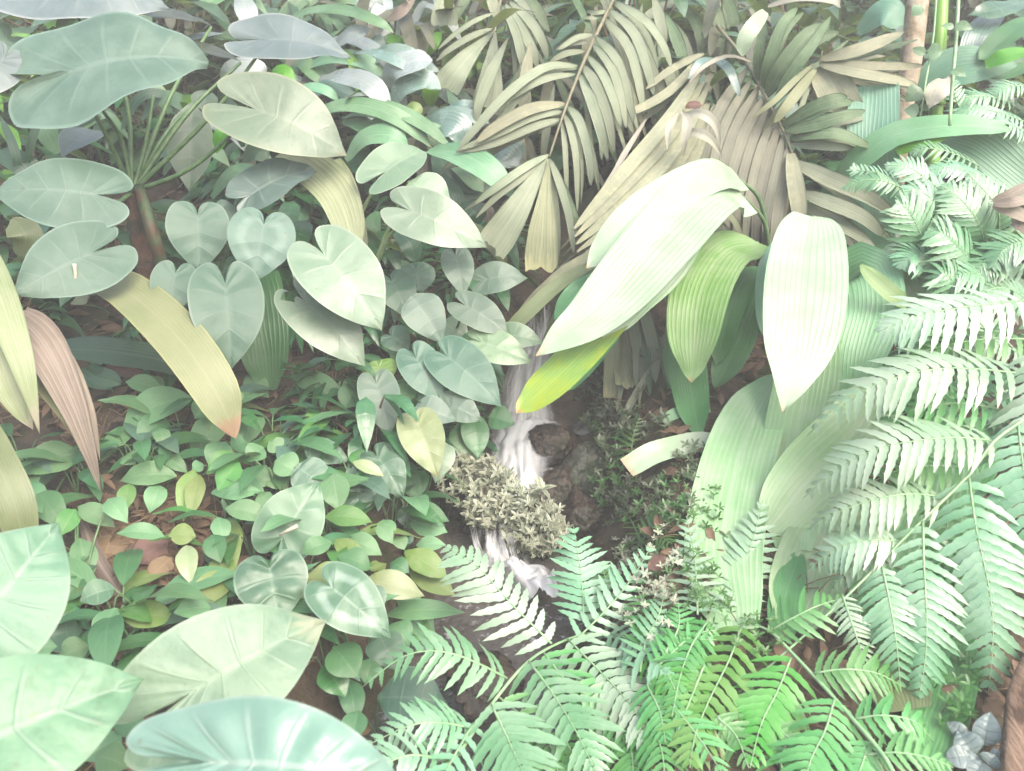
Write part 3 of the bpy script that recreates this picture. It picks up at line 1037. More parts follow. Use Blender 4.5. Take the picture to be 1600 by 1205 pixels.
# foreground leaves
f0 = on_ground(P(-120, 1330, 1.25))
ft = thing('taro_plant', f0, 'foreground taro with two big pale mint leaves at the bottom left corner', 'plant')
FO = dict(pr=10, quilt=.024, nlat=9, nv=6, ns=28)
leaf(ft, [(-40, 985, 1.28), (93, 818)], 190, 'arrow', 'fore', .75, .1, .05, pet=f0, fold=.06, **FO)
leaf(ft, [(-70, 1180, 1.08), (224, 1062)], 222, 'arrow', 'fore_mott', .7, .0, .07, pet=f0, fold=.08, **FO)
f1 = on_ground(P(420, 1330, 1.2))
fb = thing('taro_plant', f1, 'foreground taro with two broad strongly ribbed leaves at the bottom edge', 'plant')
leaf(fb, [(300, 1082, 1.3), (508, 970)], 190, 'sagit', 'fore_pale', .62, .12, .1, pet=f1, fold=.14, **FO)
leaf(fb, [(330, 1192, 1.02), (650, 1240)], 196, 'sagit', 'fore_blue', .66, .0, .16, pet=f1, fold=.05, pr=10, quilt=.06, nlat=8, nv=7, ns=48)

# ------------------------------------------------------------------ straps and dry leaves of the left bank
s0 = on_ground(P(-60, 640, 2.2))
st = thing('strap_leaf_plant', s0, 'pale yellow strap leaves with split papery tips at the left edge', 'plant')
strap(st, [(-30, 380, 2.1), (6, 480, 1.98), (38, 580, 1.95), (62, 678, 1.97)], 48, 'strap_cream', .8, 0, 'taper', pleat=.004, nple=5)
strap(st, [(-40, 440, 2.05), (0, 560, 1.98), (28, 630, 1.98), (52, 672, 2.0)], 56, 'strap_cream', .8, 0, 'taper', pleat=.004, nple=5)
strap(st, [(-40, 640, 1.75), (-6, 720, 1.68), (24, 790, 1.66), (40, 872, 1.68)], 60, 'strap_olive', .8, 0, 'band', pleat=.003, nple=6)
dl = thing('dry_strap_leaf', P(60, 560, 2.1), 'pinkish brown withered strap leaf arching down at left', 'dead leaf')
strap(dl, [(24, 492, 2.1), (70, 540, 2.04), (118, 640, 2.02), (160, 768, 2.06)], 62, 'dry_pink', .8, 0, 'taper', pleat=.007, nple=4, twist=.5)
strap(dl, [(30, 520, 2.12), (76, 590, 2.07), (116, 655, 2.06), (150, 740, 2.09)], 50, 'strap_straw', .8, 0, 'taper', pleat=.004, nple=4)
strap(dl, [(50, 500, 2.12), (100, 560, 2.07), (138, 640, 2.05), (156, 720, 2.07)], 26, 'dry_pink', .8, 0, 'taper', pleat=.004, nple=3, twist=-.5)
sl = thing('strap_leaf_plant', on_ground(P(120, 470, 2.5)), 'single straw-yellow arching strap leaf with a brown scorched tip', 'plant')
strap(sl, [(120, 462, 2.45), (178, 446, 2.32), (262, 510, 2.16), (330, 600, 2.1), (369, 686, 2.12)], 76, 'strap_straw', .7, .15, 'band', pleat=.002, nple=10)
dg = thing('palm_seedling', on_ground(P(300, 600, 2.6)), 'dark pleated seedling leaf lying low behind the straw-yellow strap', 'plant')
strap(dg, [(80, 545, 2.55), (160, 548, 2.5), (250, 562, 2.5), (330, 590, 2.55)], 44, 'strap_dark', .6, 0, 'band', pleat=.006, nple=7)
strap(dg, [(130, 575, 2.5), (150, 590, 2.46), (190, 600, 2.45)], 40, 'strap_dark', .6, 0, 'band', pleat=.005, nple=6)
strap(dg, [(420, 610, 2.6), (412, 540, 2.52), (402, 470, 2.55), (395, 430, 2.6)], 84, 'strap_deep', .85, 0, 'stub', pleat=.004, nple=9)
pf = thing('palm_leaf', P(425, 240, 2.6), 'pale buff finely ribbed palm leaf between the taro and the arrow leaves', 'palm leaf')
strap(pf, [(440, 236, 2.62), (486, 262, 2.56), (530, 310, 2.52), (558, 400, 2.52)], 62, 'dry_fringe', .85, .1, 'band', pleat=.004, nple=9)
strap(pf, [(520, 250, 2.66), (540, 320, 2.62), (562, 420, 2.6)], 50, 'strap_olive', .85, .1, 'band', pleat=.004, nple=7)

# ------------------------------------------------------------------ ground cover plants of the left bank
SP = dict(pr=3, quilt=.008, nlat=8)


def cover(label, leaves, base=None, mat='spath', name='peace_lily'):
    if base is None:
        bx = sum(a[0][0] for a in leaves) / len(leaves)
        by = max(a[0][1] for a in leaves) + 14
        base = (bx, by)
    q = G(*base)
    q.z -= .01
    t = thing(name, q, label, 'plant', None)
    for a in leaves:
        b, tp, w = a[:3]
        m = a[3] if len(a) > 3 else mat
        face = a[4] if len(a) > 4 else .55
        d = hit(*b)
        dd = b[2] if len(b) > 2 else d - random.uniform(.10, .2)
        leaf(t, [(b[0], b[1], dd), tp], w, random.choice(('ellip', 'ellip', 'lance')), m, face, random.uniform(-.15, .15), random.uniform(.08, .2), pet=q, fold=random.uniform(.08, .22), **SP)
    return t


cover('small plant with a long oval leaf pointing left under the straw strap', [((302, 622), (191, 672), 52), ((232, 588), (252, 620), 30), ((196, 596), (256, 612), 28)])
cover('small plant with one upright oval leaf below the scorched strap tip', [((350, 650), (301, 720), 48), ((330, 630), (304, 655), 34), ((262, 655), (212, 690), 44, 'spath_dark'), ((248, 668), (258, 702), 26)])
cover('small plant with a broad leaf behind the withered pink strap', [((128, 708), (30, 742), 50), ((60, 770), (104, 830), 46, 'spath_dark'), ((40, 752), (70, 812), 40, 'spath_dark')])
cover('small plant with a curved mid-green leaf beside the withered strap tip', [((276, 744), (187, 752), 38), ((196, 712), (212, 726), 30), ((250, 758), (234, 802), 34)])
cover('small plant with a shining yellow-green drooping leaf in the litter', [((302, 734), (286, 816), 40, 'spath_lime'), ((312, 742), (298, 812), 30, 'spath_lime'), ((254, 712), (294, 740), 24)])
cover('little bright green leaf beside the litter patch', [((202, 756), (196, 800), 28, 'spath_bright')])
cover('plant with vivid green leaves in the middle of the ground cover', [((374, 712), (322, 742), 34, 'spath_bright'), ((374, 722), (340, 768), 36, 'spath_bright'), ((352, 690), (330, 735), 40), ((400, 640), (380, 700), 44, 'spath_dark'), ((318, 726), (300, 735), 20)])
cover('two small leaves below the dark pleated palm leaf', [((383, 588), (420, 622), 34), ((380, 615), (364, 622), 20)])
cover('arching green leaf over bare earth left of the hanging heart leaf', [((455, 588), (540, 618), 34), ((462, 598), (500, 608), 20), ((538, 640), (560, 600), 40, 'spath_dark')])
cover('single green leaf hanging over reddish litter', [((482, 642), (498, 682), 24, 'spath_bright')])
cover('cluster of leaves in front of the puckered plant', [((430, 720), (465, 740), 44), ((420, 740), (450, 765), 40), ((412, 700), (385, 720), 34), ((440, 705), (420, 690), 30), ((395, 740), (425, 760), 36), ((385, 690), (360, 700), 36, 'spath_dark')])
cover('cluster of overlapping leaves above the arum leaf', [((330, 770), (400, 775), 28), ((350, 778), (408, 768), 26), ((430, 775), (404, 800), 26), ((352, 795), (420, 812), 34), ((405, 770), (425, 798), 26), ((340, 760), (380, 750), 30), ((370, 775), (350, 800), 30, 'spath_dark')])
cover('bright green pair of leaves beside the puckered oval leaf', [((548, 708), (572, 728), 28, 'spath_bright'), ((555, 740), (618, 750), 30, 'spath_bright'), ((550, 722), (600, 745), 20, 'spath_cream'), ((520, 740), (530, 800), 46, 'spath')])
cover('long vivid green leaf right of the arum leaf', [((508, 808), (582, 816), 34, 'spath_bright'), ((590, 820), (614, 850), 24, 'spath'), ((600, 812), (606, 845), 34, 'spath')])
cover('small dark leaves at the edge of the stream', [((640, 818), (700, 832), 36, 'spath'), ((636, 800), (702, 815), 34, 'spath_dark'), ((650, 852), (697, 852), 24, 'spath'), ((636, 842), (646, 846), 16, 'cal'), ((620, 838), (632, 860), 24, 'spath')])
cover('yellow-green leaves hanging over the stream edge', [((632, 862), (700, 905), 42, 'spath_lime'), ((640, 896), (712, 931), 38, 'spath_lime'), ((610, 880), (640, 895), 30, 'spath_dark')])
cover('cream-green leaves above the blotched heart leaf', [((476, 905), (564, 905), 44, 'spath_lime'), ((566, 908), (663, 932), 44, 'spath_cream'), ((476, 920), (482, 940), 26, 'spath_lime')])
cover('leaf pair with one folded yellow-green leaf in mid ground cover', [((522, 842), (574, 893), 32, 'spath_lime'), ((518, 848), (470, 866), 30), ((540, 842), (597, 868), 36), ((530, 870), (580, 890), 40, 'spath_dark')])
cover('long narrow leaf pointing right over the lower stream', [((602, 962), (728, 958), 32, 'spath'), ((620, 930), (660, 945), 40, 'spath'), ((630, 962), (680, 990), 46, 'spath'), ((640, 975), (672, 1000), 40, 'spath_bright'), ((610, 975), (640, 1010), 46, 'spath_dark')])
cover('arched leaf beside a round yellow-green leaf over the litter', [((258, 838), (182, 834), 26), ((306, 838), (262, 836), 34, 'spath_lime')])
cover('small cream-yellow leaf standing in the litter', [((292, 852), (298, 914), 34, 'spath_cream')])
cover('hanging leaves left of the rolled brown leaf', [((124, 840), (138, 912), 40), ((110, 862), (112, 908), 32), ((118, 795), (94, 838), 34, 'spath_bright'), ((122, 792), (180, 824), 34), ((168, 780), (200, 818), 34), ((90, 930), (124, 950), 40, 'cal')])
cover('pale leaf reaching left from the puckered heart leaf', [((366, 898), (292, 950), 46, 'spath_lime'), ((370, 905), (340, 935), 40, 'spath_dark'), ((352, 812), (372, 868), 32, 'spath_lime'), ((340, 808), (350, 850), 30), ((330, 835), (345, 880), 36, 'spath_dark')])
cover('bright yellow-green leaf behind the big ribbed foreground leaf', [((272, 966), (190, 968), 44, 'spath_lime'), ((182, 950), (150, 1002), 36, 'spath'), ((180, 920), (124, 940), 40, 'arum'), ((330, 950), (270, 958), 32, 'spath')])
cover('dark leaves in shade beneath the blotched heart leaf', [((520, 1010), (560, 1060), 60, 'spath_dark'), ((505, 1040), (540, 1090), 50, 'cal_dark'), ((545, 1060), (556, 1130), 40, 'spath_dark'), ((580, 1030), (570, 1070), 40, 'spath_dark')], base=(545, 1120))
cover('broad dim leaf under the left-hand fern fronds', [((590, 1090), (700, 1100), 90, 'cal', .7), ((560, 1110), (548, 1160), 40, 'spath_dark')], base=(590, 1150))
cover('dark green leaf between the two foreground taros', [((190, 1150), (130, 1190), 50, 'spath'), ((180, 1120), (230, 1150), 40, 'spath_dark'), ((150, 1180), (200, 1200), 50, 'spath')], base=(180, 1190))
cover('thin leaves between the mint leaf and the litter', [((60, 1000), (130, 985), 60, 'cal'), ((100, 940), (130, 900), 40, 'spath_dark'), ((30, 1020), (90, 1010), 40, 'spath'), ((140, 1010), (90, 1030), 40, 'spath')], base=(100, 1020))


# ------------------------------------------------------------------ fallen things on the left bank
def fallen(label, pts, w, mat='litter', shape='ellip', face=.5, name='fallen_leaf', cat='fallen leaf', **kw):
    sp, N, d0 = mkspine(pts, face, random.uniform(-.2, .2), random.uniform(.05, .2))
    mb = MB()
    kw.setdefault('fold', random.uniform(-.2, .3))
    kw.setdefault('wave', .06)
    leaf_into(mb, sp, wworld(sp, N, w), shape, N, **kw)
    return tag(mb.build(name, mat), label, cat)


def gd(px, py, up=.03):
    return (px, py, hit(px, py) - up)


fallen('rolled tan dead leaf curving down through the litter patch', [gd(128, 815, .08), gd(150, 870, .08), gd(172, 905, .06), gd(192, 930, .05)], 26, 'dry_pink', 'band', curl=1.2, fold=-.5)
fallen('dark brown crumpled leaf left in the litter patch', [gd(182, 815), gd(160, 880)], 56, 'litter', curl=.5)
fallen('reddish brown leaf lying at the centre of the litter patch', [gd(262, 845), gd(206, 880)], 50, 'litter_pink')
fallen('tan leaf at the lower end of the litter patch', [gd(186, 895), gd(234, 930)], 46, 'litter_pink', curl=.4)
fallen('brown leaf pressed in the litter beside the cream leaf', [gd(270, 870), gd(230, 905)], 34)
fallen('curled red-brown dead leaf near the mint foreground leaf', [gd(128, 962, .1), gd(104, 985, .11), gd(112, 1018, .09)], 36, 'litter_pink', 'band', curl=1.6, fold=-.6)
fallen('brown leaf under the withered strap tip', [gd(150, 775), gd(196, 800)], 30)
fallen('long pinkish leaf lying behind the straw-yellow strap', [gd(165, 572), gd(246, 592)], 22, 'litter_pink', 'lance')
fallen('brown leaf below the oval leaf pointing left', [gd(296, 640), gd(262, 658)], 22)
fallen('pink-brown leaf on bare earth below the torn pale leaf', [gd(455, 610), gd(476, 640)], 20, 'litter_pink')
fallen('second pink-brown leaf on the earth, nearer the hanging heart leaf', [gd(500, 605), gd(510, 660)], 26, 'litter_pink')
fallen('small orange-pink leaf scrap above the puckered plant', [gd(488, 690), gd(520, 672)], 20, 'litter_pink')
fallen('small yellow leaf in the ground cover near the stream', [gd(580, 892, .08), gd(604, 880, .08)], 22, 'spath_lime', 'ovate')
fallen('brown leaf below the bottom fern at the stream', [gd(575, 1130), gd(545, 1145)], 34)
fallen('brown leaf caught on the bank under the pleated leaf', [gd(1100, 790), gd(1070, 760)], 30, 'litter_pink')
fallen('orange-tan leaf on the creeper right of the middle', [gd(1040, 868, .1), gd(1012, 890, .1)], 26, 'litter_pink')
fallen('small reddish leaf on the right bank', [gd(1000, 752), gd(1030, 748)], 16, 'litter_pink', 'lance')
fallen('brown leaf hanging among the lime fern fronds', [gd(1142, 1105), gd(1130, 1148)], 36, 'litter_pink')
fallen('brown leaf under the right ferns', [gd(1430, 1030), gd(1420, 1075)], 40, 'litter_pink', 'band')
fallen('pale brown leaf on the ground left of the log', [gd(1570, 1020), gd(1500, 1060)], 40, 'litter', 'ellip')
fallen('dull brown leaf behind the silver plant', [gd(1540, 1090), gd(1566, 1120)], 34, 'litter')
fallen('brown curled leaf on the brown palm frond', [(1068, 162, 2.9), (1098, 164, 2.88)], 20, 'litter_pink', 'ellip', curl=1.2)
for (lab, pts, r, mt) in [
    ('white split stick lying in the litter patch', [gd(192, 868, .05), gd(214, 905, .05), gd(236, 930, .04)], .0055, 'straw'),
    ('pale straw lying under the curled dead leaf', [gd(40, 1012, .12), gd(100, 978, .13), gd(195, 938, .1)], .004, 'straw'),
    ('yellow runner stem along the lower litter', [gd(96, 918, .08), gd(150, 918, .08), gd(200, 935, .06), gd(260, 942, .05)], .004, 'stem_pale'),
    ('thin twig below the withered pink strap', [gd(140, 645, .05), gd(210, 700, .05), gd(262, 740, .05)], .004, 'twig'),
    ('brown twig near the withered strap tip', [gd(240, 800, .04), gd(262, 782, .04), gd(290, 765, .04)], .003, 'twig'),
    ('pale stick standing in the earth patch', [gd(434, 668, .02), gd(448, 632, .06)], .005, 'straw'),
    ('pale bent stem across the middle ground cover', [gd(395, 722, .12), gd(410, 698, .15), gd(440, 696, .16)], .004, 'straw'),
    ('thin yellow stem over the arum leaf base', [gd(318, 838, .1), gd(370, 830, .1), gd(416, 826, .1)], .003, 'stem_pale'),
    ('pale green stem crossing the earth patch', [gd(510, 692, .03), gd(540, 672, .05), gd(562, 658, .07)], .004, 'stem_pale'),
    ('thin dead stem leaning across the dark rock', [gd(890, 795, .06), gd(920, 770, .08), gd(945, 735, .1)], .005, 'twig'),
    ('fine stem hooked over dry leaves at the right', [gd(1556, 1085, .05), gd(1572, 1076, .06), gd(1586, 1074, .05)], .0025, 'straw'),
    ('bare twig sloping behind the white palm leaf', [(1352, 415, 2.7), (1385, 360, 2.8), (1402, 320, 2.85)], .008, 'twig'),
    ('bare horizontal stem above the right fern thicket', [(1466, 256, 2.5), (1492, 240, 2.5), (1540, 246, 2.5), (1604, 247, 2.5)], .004, 'stem_brown')]:
    tag(tube('stick', pts, r, r * .7, mt, None, 6, 10), lab, 'stick')

# log at the right edge
lg = MB()
sp = Spine([P(1640, 1000, 1.68), P(1606, 1080, 1.6), P(1592, 1150, 1.56), P(1580, 1260, 1.46)])
vs, fs, uvs = [], [], []
for i in range(41):
    t = i / 40
    c, T = sp.at(t), sp.tan(t)
    A = T.cross(UP).normalized()
    B = A.cross(T)
    for j in range(20):
        w = 6.283 * j / 20
        r = (.024 + .006 * t) * (1 + .35 * mnoise.noise(Vector((math.cos(w) * 2.2, math.sin(w) * 2.2, t * 1.6))) + .12 * mnoise.noise(Vector((w * 3, t * 2, 3))))
        vs.append(c + A * (r * math.cos(w)) + B * (r * math.sin(w)))
        uvs.append((t, j / 20))
for i in range(40):
    for j in range(20):
        fs.append((i * 20 + j, i * 20 + (j + 1) % 20, (i + 1) * 20 + (j + 1) % 20, (i + 1) * 20 + j))
lg.add(vs, fs, uvs)
tag(lg.build('log', 'log_wood'), 'weathered split log lying at the bottom right corner', 'log')

# silver-leaved plant by the log
sv = thing('silver_leaf_plant', G(1520, 1170), 'little silvery blue-grey plant with quilted leaves beside the log', 'plant')
svq = sv.location.copy()
for b, tp, w in [((1522, 1180), (1496, 1140), 44), ((1538, 1165), (1548, 1112), 40), ((1516, 1182), (1472, 1188), 34), ((1535, 1190), (1520, 1230), 36), ((1545, 1185), (1575, 1190), 30), ((1530, 1182), (1510, 1205), 30), ((1520, 1150), (1480, 1150), 26), ((1545, 1195), (1556, 1180), 34), ((1510, 1150), (1478, 1128), 22)]:
    leaf(sv, [(b[0], b[1], hit(*b) - .07), tp], w, 'ovate', 'silver_leaf', .75, 0, .15, pet=svq, pr=3, quilt=.05, nlat=6, fold=.15)


# ------------------------------------------------------------------ creepers with tiny variegated leaves
def creeper(label, spots, mat, n, size=14, name='variegated_creeper', up=.05):
    """spots: (px,py,rx,ry) clumps; rosettes of small pointed leaves on short stems"""
    q = on_ground(P(spots[0][0], spots[0][1], hit(spots[0][0], spots[0][1])))
    t = thing(name, q, label, 'creeper')
    ml, mst = MB(), MB()
    for k in range(n):
        px, py, rx, ry, dd = random.choice(spots)
        a, rr = random.uniform(0, 6.28), math.sqrt(random.random())
        x, y = px + rx * rr * math.cos(a), py + ry * rr * math.sin(a)
        d = min(dd, hit(x, y) - .06) + random.uniform(-.05, .05)
        c = P(x, y, d)
        ax = (UP * .8 + (CAM - c).normalized() * .5 + Vector((random.uniform(-.5, .5), random.uniform(-.5, .5), random.uniform(-.3, .3)))).normalized()
        if k % 2 == 0:
            tube_into(mst, [c - ax * .05 + Vector((0, .03, -.02)), c - ax * .02, c], .0016, .001, 4, 3)
        m = random.choice((4, 5, 6))
        ph = random.uniform(0, 6.28)
        X = ax.cross(Vector((.3, .5, .1))).normalized()
        Y = ax.cross(X)
        s = size * d / F
        for j in range(m):
            w = ph + 6.283 * j / m
            dr = (X * math.cos(w) + Y * math.sin(w) + ax * random.uniform(.1, .8)).normalized()
            L = s * random.uniform(.6, 1.15)
            spn = Spine([c, c + dr * L * .5 + ax * L * .06, c + dr * L])
            leaf_into(ml, spn, L * .33, 'ellip', ax, fold=.2, wave=0, ns=5, nv=1)
    mst.build('stems', 'stem_brown', t)
    ml.build('foliage', mat, t)
    return t


creeper('dense creeper with tiny cream-edged leaves spilling over the ledge in midstream',
        [(745, 755, 60, 40, 2.46), (790, 795, 60, 34, 2.43), (838, 826, 52, 44, 2.38), (770, 770, 40, 36, 2.44), (730, 735, 30, 24, 2.48), (850, 835, 34, 30, 2.38), (815, 800, 45, 36, 2.41), (760, 800, 30, 26, 2.42)], 'variegated', 620, 14)
creeper('one large white star-shaped sprig above the dense creeper', [(848, 766, 2, 2, 2.4)], 'variegated', 3, 26)
creeper('loose dark creeper sprigs on the bank right of the mossy rock', [(965, 740, 26, 40, 2.6), (1010, 650, 40, 40, 2.74), (960, 790, 40, 30, 2.5), (1000, 780, 50, 30, 2.5), (940, 715, 16, 40, 2.6)], 'variegated_dark', 90, 12)
creeper('pale creeper sprigs behind the middle fern frond', [(1000, 900, 40, 40, 2.25), (985, 860, 30, 30, 2.3), (1035, 930, 20, 26, 2.2)], 'variegated', 50, 11)
creeper('dark speckled creeper on the rock wall right of the waterfall', [(930, 600, 40, 60, 2.95), (910, 560, 30, 50, 2.97), (950, 650, 40, 30, 2.9)], 'variegated_dark', 110, 11)
creeper('pale mottled sprigs scattered over the earth left of the white upright fern fronds', [(1000, 900, 40, 40, 2.26), (970, 930, 40, 40, 2.2), (1010, 960, 40, 40, 2.14), (1040, 860, 30, 40, 2.34)], 'variegated', 60, 11)
creeper('green mossy creeper on the right bank below the pleated leaves', [(1060, 770, 40, 30, 2.5), (1100, 800, 50, 50, 2.44), (960, 760, 40, 30, 2.54), (1110, 930, 40, 50, 2.2), (1180, 1000, 50, 40, 2.05), (1020, 830, 60, 50, 2.4), (1060, 890, 60, 50, 2.3)], 'fern_dark', 190, 12)
creeper('low creeper at the foot of the pleated leaves by the right bank', [(1060, 770, 50, 30, 2.5), (1080, 720, 30, 30, 2.6)], 'variegated_dark', 70, 13)
creeper('soft small-leaved creeper beside the right log', [(1500, 1060, 40, 30, 1.75), (1490, 1110, 30, 24, 1.7)], 'fern_dark', 26, 20)

# ------------------------------------------------------------------ palm with long hanging leaflets right of the fall
pb = on_ground(P(1195, 560, 3.0))
pm = thing('young_palm', pb, 'young palm with glossy hanging strap leaves and one bleached white leaf', 'palm')
ct = P(1205, 430, 2.85)
tube('trunk', [pb, pb.lerp(ct, .5), ct], .03, .018, 'stem', pm, 8, 8)
PL = dict(pr=6, pmat='stem')
strap(pm, [(1156, 280, 2.66), (1110, 276, 2.56), (1030, 316, 2.46), (960, 372, 2.42), (917, 420, 2.42)], 66, 'palm_white', .62, -.1, 'wide', pet=ct, petmid=(1190, 320, 2.75), pleat=.0008, nple=11, label='white upper leaf', **PL)
strap(pm, [(1160, 306, 2.62), (1112, 302, 2.5), (1040, 370, 2.36), (950, 470, 2.28), (838, 557, 2.28)], 112, 'palm_white', .66, -.1, 'wide', pet=ct, petmid=(1195, 350, 2.75), pleat=.0009, nple=13, **PL)
strap(pm, [(1090, 330, 2.52), (1040, 410, 2.4), (985, 470, 2.34), (942, 532, 2.33)], 76, 'palm_white', .68, -.1, 'wide', pleat=.0008, nple=11, **PL)
strap(pm, [(1020, 430, 2.5), (950, 510, 2.36), (880, 580, 2.31), (806, 646, 2.31)], 62, 'palm_yellow', .65, -.5, 'band', pleat=.0008, nple=10, label='yellowing leaf with a brown tip', **PL)
strap(pm, [(960, 420, 2.6), (910, 450, 2.5), (866, 500, 2.5)], 34, 'palm_green', .65, -.4, 'band', **PL)
strap(pm, [(950, 400, 2.66), (880, 440, 2.56), (820, 492, 2.52), (788, 524, 2.54)], 24, 'strap_olive', .65, -.4, 'band', **PL)
strap(pm, [(960, 520, 2.5), (920, 560, 2.46), (876, 612, 2.46)], 40, 'palm_green', .65, -.4, 'band', **PL)
strap(pm, [(1182, 378, 2.62), (1130, 396, 2.5), (1092, 470, 2.4), (1080, 598, 2.38)], 92, 'palm_lime', .72, -.25, 'band', pet=ct, pleat=.001, nple=11, **PL)
strap(pm, [(1190, 420, 2.68), (1160, 440, 2.6), (1135, 500, 2.55), (1120, 570, 2.54)], 46, 'palm_green', .72, -.25, 'band', pet=ct, **PL)
strap(pm, [(1200, 430, 2.66), (1172, 480, 2.58), (1150, 540, 2.55), (1116, 608, 2.54)], 54, 'palm_green', .72, -.25, 'band', pet=ct, **PL)
strap(pm, [(1098, 430, 2.6), (1070, 510, 2.52), (1078, 600, 2.5), (1093, 684, 2.5)], 60, 'palm_green', .8, -.1, 'band', **PL)
strap(pm, [(1040, 545, 2.62), (1052, 590, 2.6), (1054, 612, 2.6)], 20, 'palm_green', .8, -.1, 'band', **PL)
strap(pm, [(1268, 338, 2.46), (1262, 400, 2.3), (1254, 500, 2.14), (1240, 580, 2.08), (1223, 646, 2.06)], 126, 'palm_white', .85, .05, 'hang', pet=ct, pleat=.0009, nple=13, label='bleached white leaf hanging in the middle', **PL)
strap(pm, [(1218, 380, 2.6), (1204, 420, 2.52), (1200, 480, 2.5), (1206, 540, 2.5)], 40, 'palm_sea', .8, 0, 'band', **PL)
strap(pm, [(1150, 705, 2.44), (1100, 690, 2.36), (1030, 706, 2.3), (979, 732, 2.28)], 34, 'palm_white', .5, 0, 'stub', label='short cut pale leaf', pleat=.001, nple=8, **PL)
strap(pm, [(1110, 640, 2.6), (1060, 645, 2.56), (1034, 660, 2.56)], 18, 'palm_mint', .6, 0, 'band', **PL)

# fan-ribbed palm grass behind and under the right ferns
ga = on_ground(P(1180, 960, 2.4))
g1 = thing('palm_grass', ga, 'palm grass with wide pale ribbed leaves standing below the bleached palm leaf', 'palm grass')
strap(g1, [(1150, 985, 2.3), (1130, 860, 2.24), (1160, 700, 2.26), (1216, 580, 2.36)], 122, 'palm_pale', .85, 0, 'band', pleat=.0018, nple=13)
strap(g1, [(1240, 860, 2.3), (1236, 740, 2.24), (1262, 590, 2.26), (1280, 478, 2.36)], 100, 'palm_pale', .85, 0, 'band', pleat=.0018, nple=12)
strap(g1, [(1200, 830, 2.2), (1262, 750, 2.12), (1330, 680, 2.1), (1400, 590, 2.16)], 112, 'palm_pale', .8, .3, 'band', pleat=.0022, nple=13)
strap(g1, [(1190, 660, 2.5), (1160, 680, 2.46), (1130, 640, 2.5)], 60, 'spath_bright', .8, 0, 'band')
gb_ = on_ground(P(1400, 760, 2.6))
g2 = thing('palm_grass', gb_, 'palm grass with a mint ribbed leaf folded over beside the bleached palm leaf', 'palm grass')
strap(g2, [(1310, 452, 2.5), (1350, 424, 2.42), (1362, 480, 2.34), (1340, 560, 2.3), (1330, 640, 2.3)], 96, 'palm_mint', .85, -.1, 'wide', pleat=.0018, nple=12)
strap(g2, [(1430, 400, 2.5), (1410, 420, 2.42), (1420, 480, 2.4), (1440, 540, 2.4)], 80, 'palm_pale', .8, .1, 'wide', pleat=.0018, nple=12)
strap(g2, [(1418, 476, 2.3), (1390, 456, 2.28), (1342, 413, 2.3)], 26, 'palm_lime', .8, 0, 'band', label='small narrow leaf with a pale pointed tip')
strap(g2, [(1450, 540, 2.44), (1448, 460, 2.4), (1452, 392, 2.42)], 22, 'palm_mint', .8, 0, 'band')
gc = on_ground(P(1430, 1080, 2.2))
g3 = thing('palm_grass', gc, 'palm grass with striped green leaves behind the hanging right fern fronds', 'palm grass')
strap(g3, [(1240, 980, 2.12), (1264, 900, 2.08), (1300, 820, 2.1), (1350, 740, 2.2)], 116, 'palm_pale', .85, 0, 'band', pleat=.0022, nple=13)
strap(g3, [(1380, 1010, 2.16), (1420, 900, 2.1), (1460, 780, 2.08), (1500, 650, 2.2)], 150, 'palm_mint', .85, 0, 'wide', pleat=.0022, nple=14)
strap(g3, [(1440, 1200, 1.9), (1466, 1120, 1.86), (1490, 1040, 1.88), (1500, 950, 1.98)], 84, 'palm_green', .85, 0, 'wide', pleat=.0022, nple=11)
strap(g3, [(1420, 1110, 1.98), (1400, 1060, 2.0), (1385, 1010, 2.04)], 90, 'strap_olive', .85, 0, 'wide', pleat=.0022, nple=11)
strap(g3, [(1225, 1000, 2.2), (1226, 940, 2.2), (1250, 860, 2.24)], 50, 'palm_green', .85, 0, 'band')
strap(g3, [(1500, 760, 2.3), (1520, 700, 2.3), (1570, 660, 2.36)], 90, 'palm_green', .85, 0, 'wide', pleat=.0022, nple=11)

# upper right: broad ribbed leaves, trunk, bamboo, vines
ua = on_ground(P(1390, 420, 3.1))
u1 = thing('palm_grass', ua, 'sea-green broad ribbed leaves in front of the tan trunk', 'palm grass')
strap(u1, [(1370, 420, 3.0), (1366, 330, 2.86), (1364, 220, 2.8), (1366, 134, 2.84)], 74, 'palm_sea', .85, 0, 'stub', pleat=.0022, nple=11)
strap(u1, [(1300, 300, 2.9), (1330, 262, 2.8), (1400, 210, 2.7), (1500, 196, 2.62), (1582, 204, 2.62)], 38, 'palm_mint', .55, 0, 'band', label='long arching bright green leaf')
strap(u1, [(1400, 235, 2.7), (1440, 216, 2.66), (1490, 205, 2.64)], 30, 'strap_lime', .5, 0, 'band')
strap(u1, [(1470, 205, 2.8), (1530, 216, 2.74), (1590, 262, 2.7), (1640, 310, 2.7)], 74, 'palm_sea', .75, 0, 'band', pleat=.0022, nple=12)
ub = on_ground(P(1560, 420, 3.4))
u2 = thing('broad_leaf_plant', ub, 'broad mint and lime leaves at the upper right edge', 'plant')
strap(u2, [(1445, 150, 3.1), (1480, 112, 3.05), (1530, 100, 3.0), (1590, 102, 3.0)], 58, 'palm_sea', .6, 0, 'wide')
strap(u2, [(1540, 102, 2.96), (1570, 88, 2.92), (1610, 78, 2.92)], 22, 'strap_lime', .5, 0, 'band')
strap(u2, [(1620, 30, 3.1), (1580, 50, 3.0), (1530, 95, 2.98)], 40, 'strap_deep', .5, 0, 'band')
strap(u2, [(1610, 0, 3.2), (1560, 14, 3.1), (1512, 24, 3.1)], 40, 'bush_a', .5, 0, 'ellip')
strap(u2, [(1560, 20, 3.2), (1530, 50, 3.1), (1512, 96, 3.1)], 40, 'strap_blue', .6, 0, 'band')
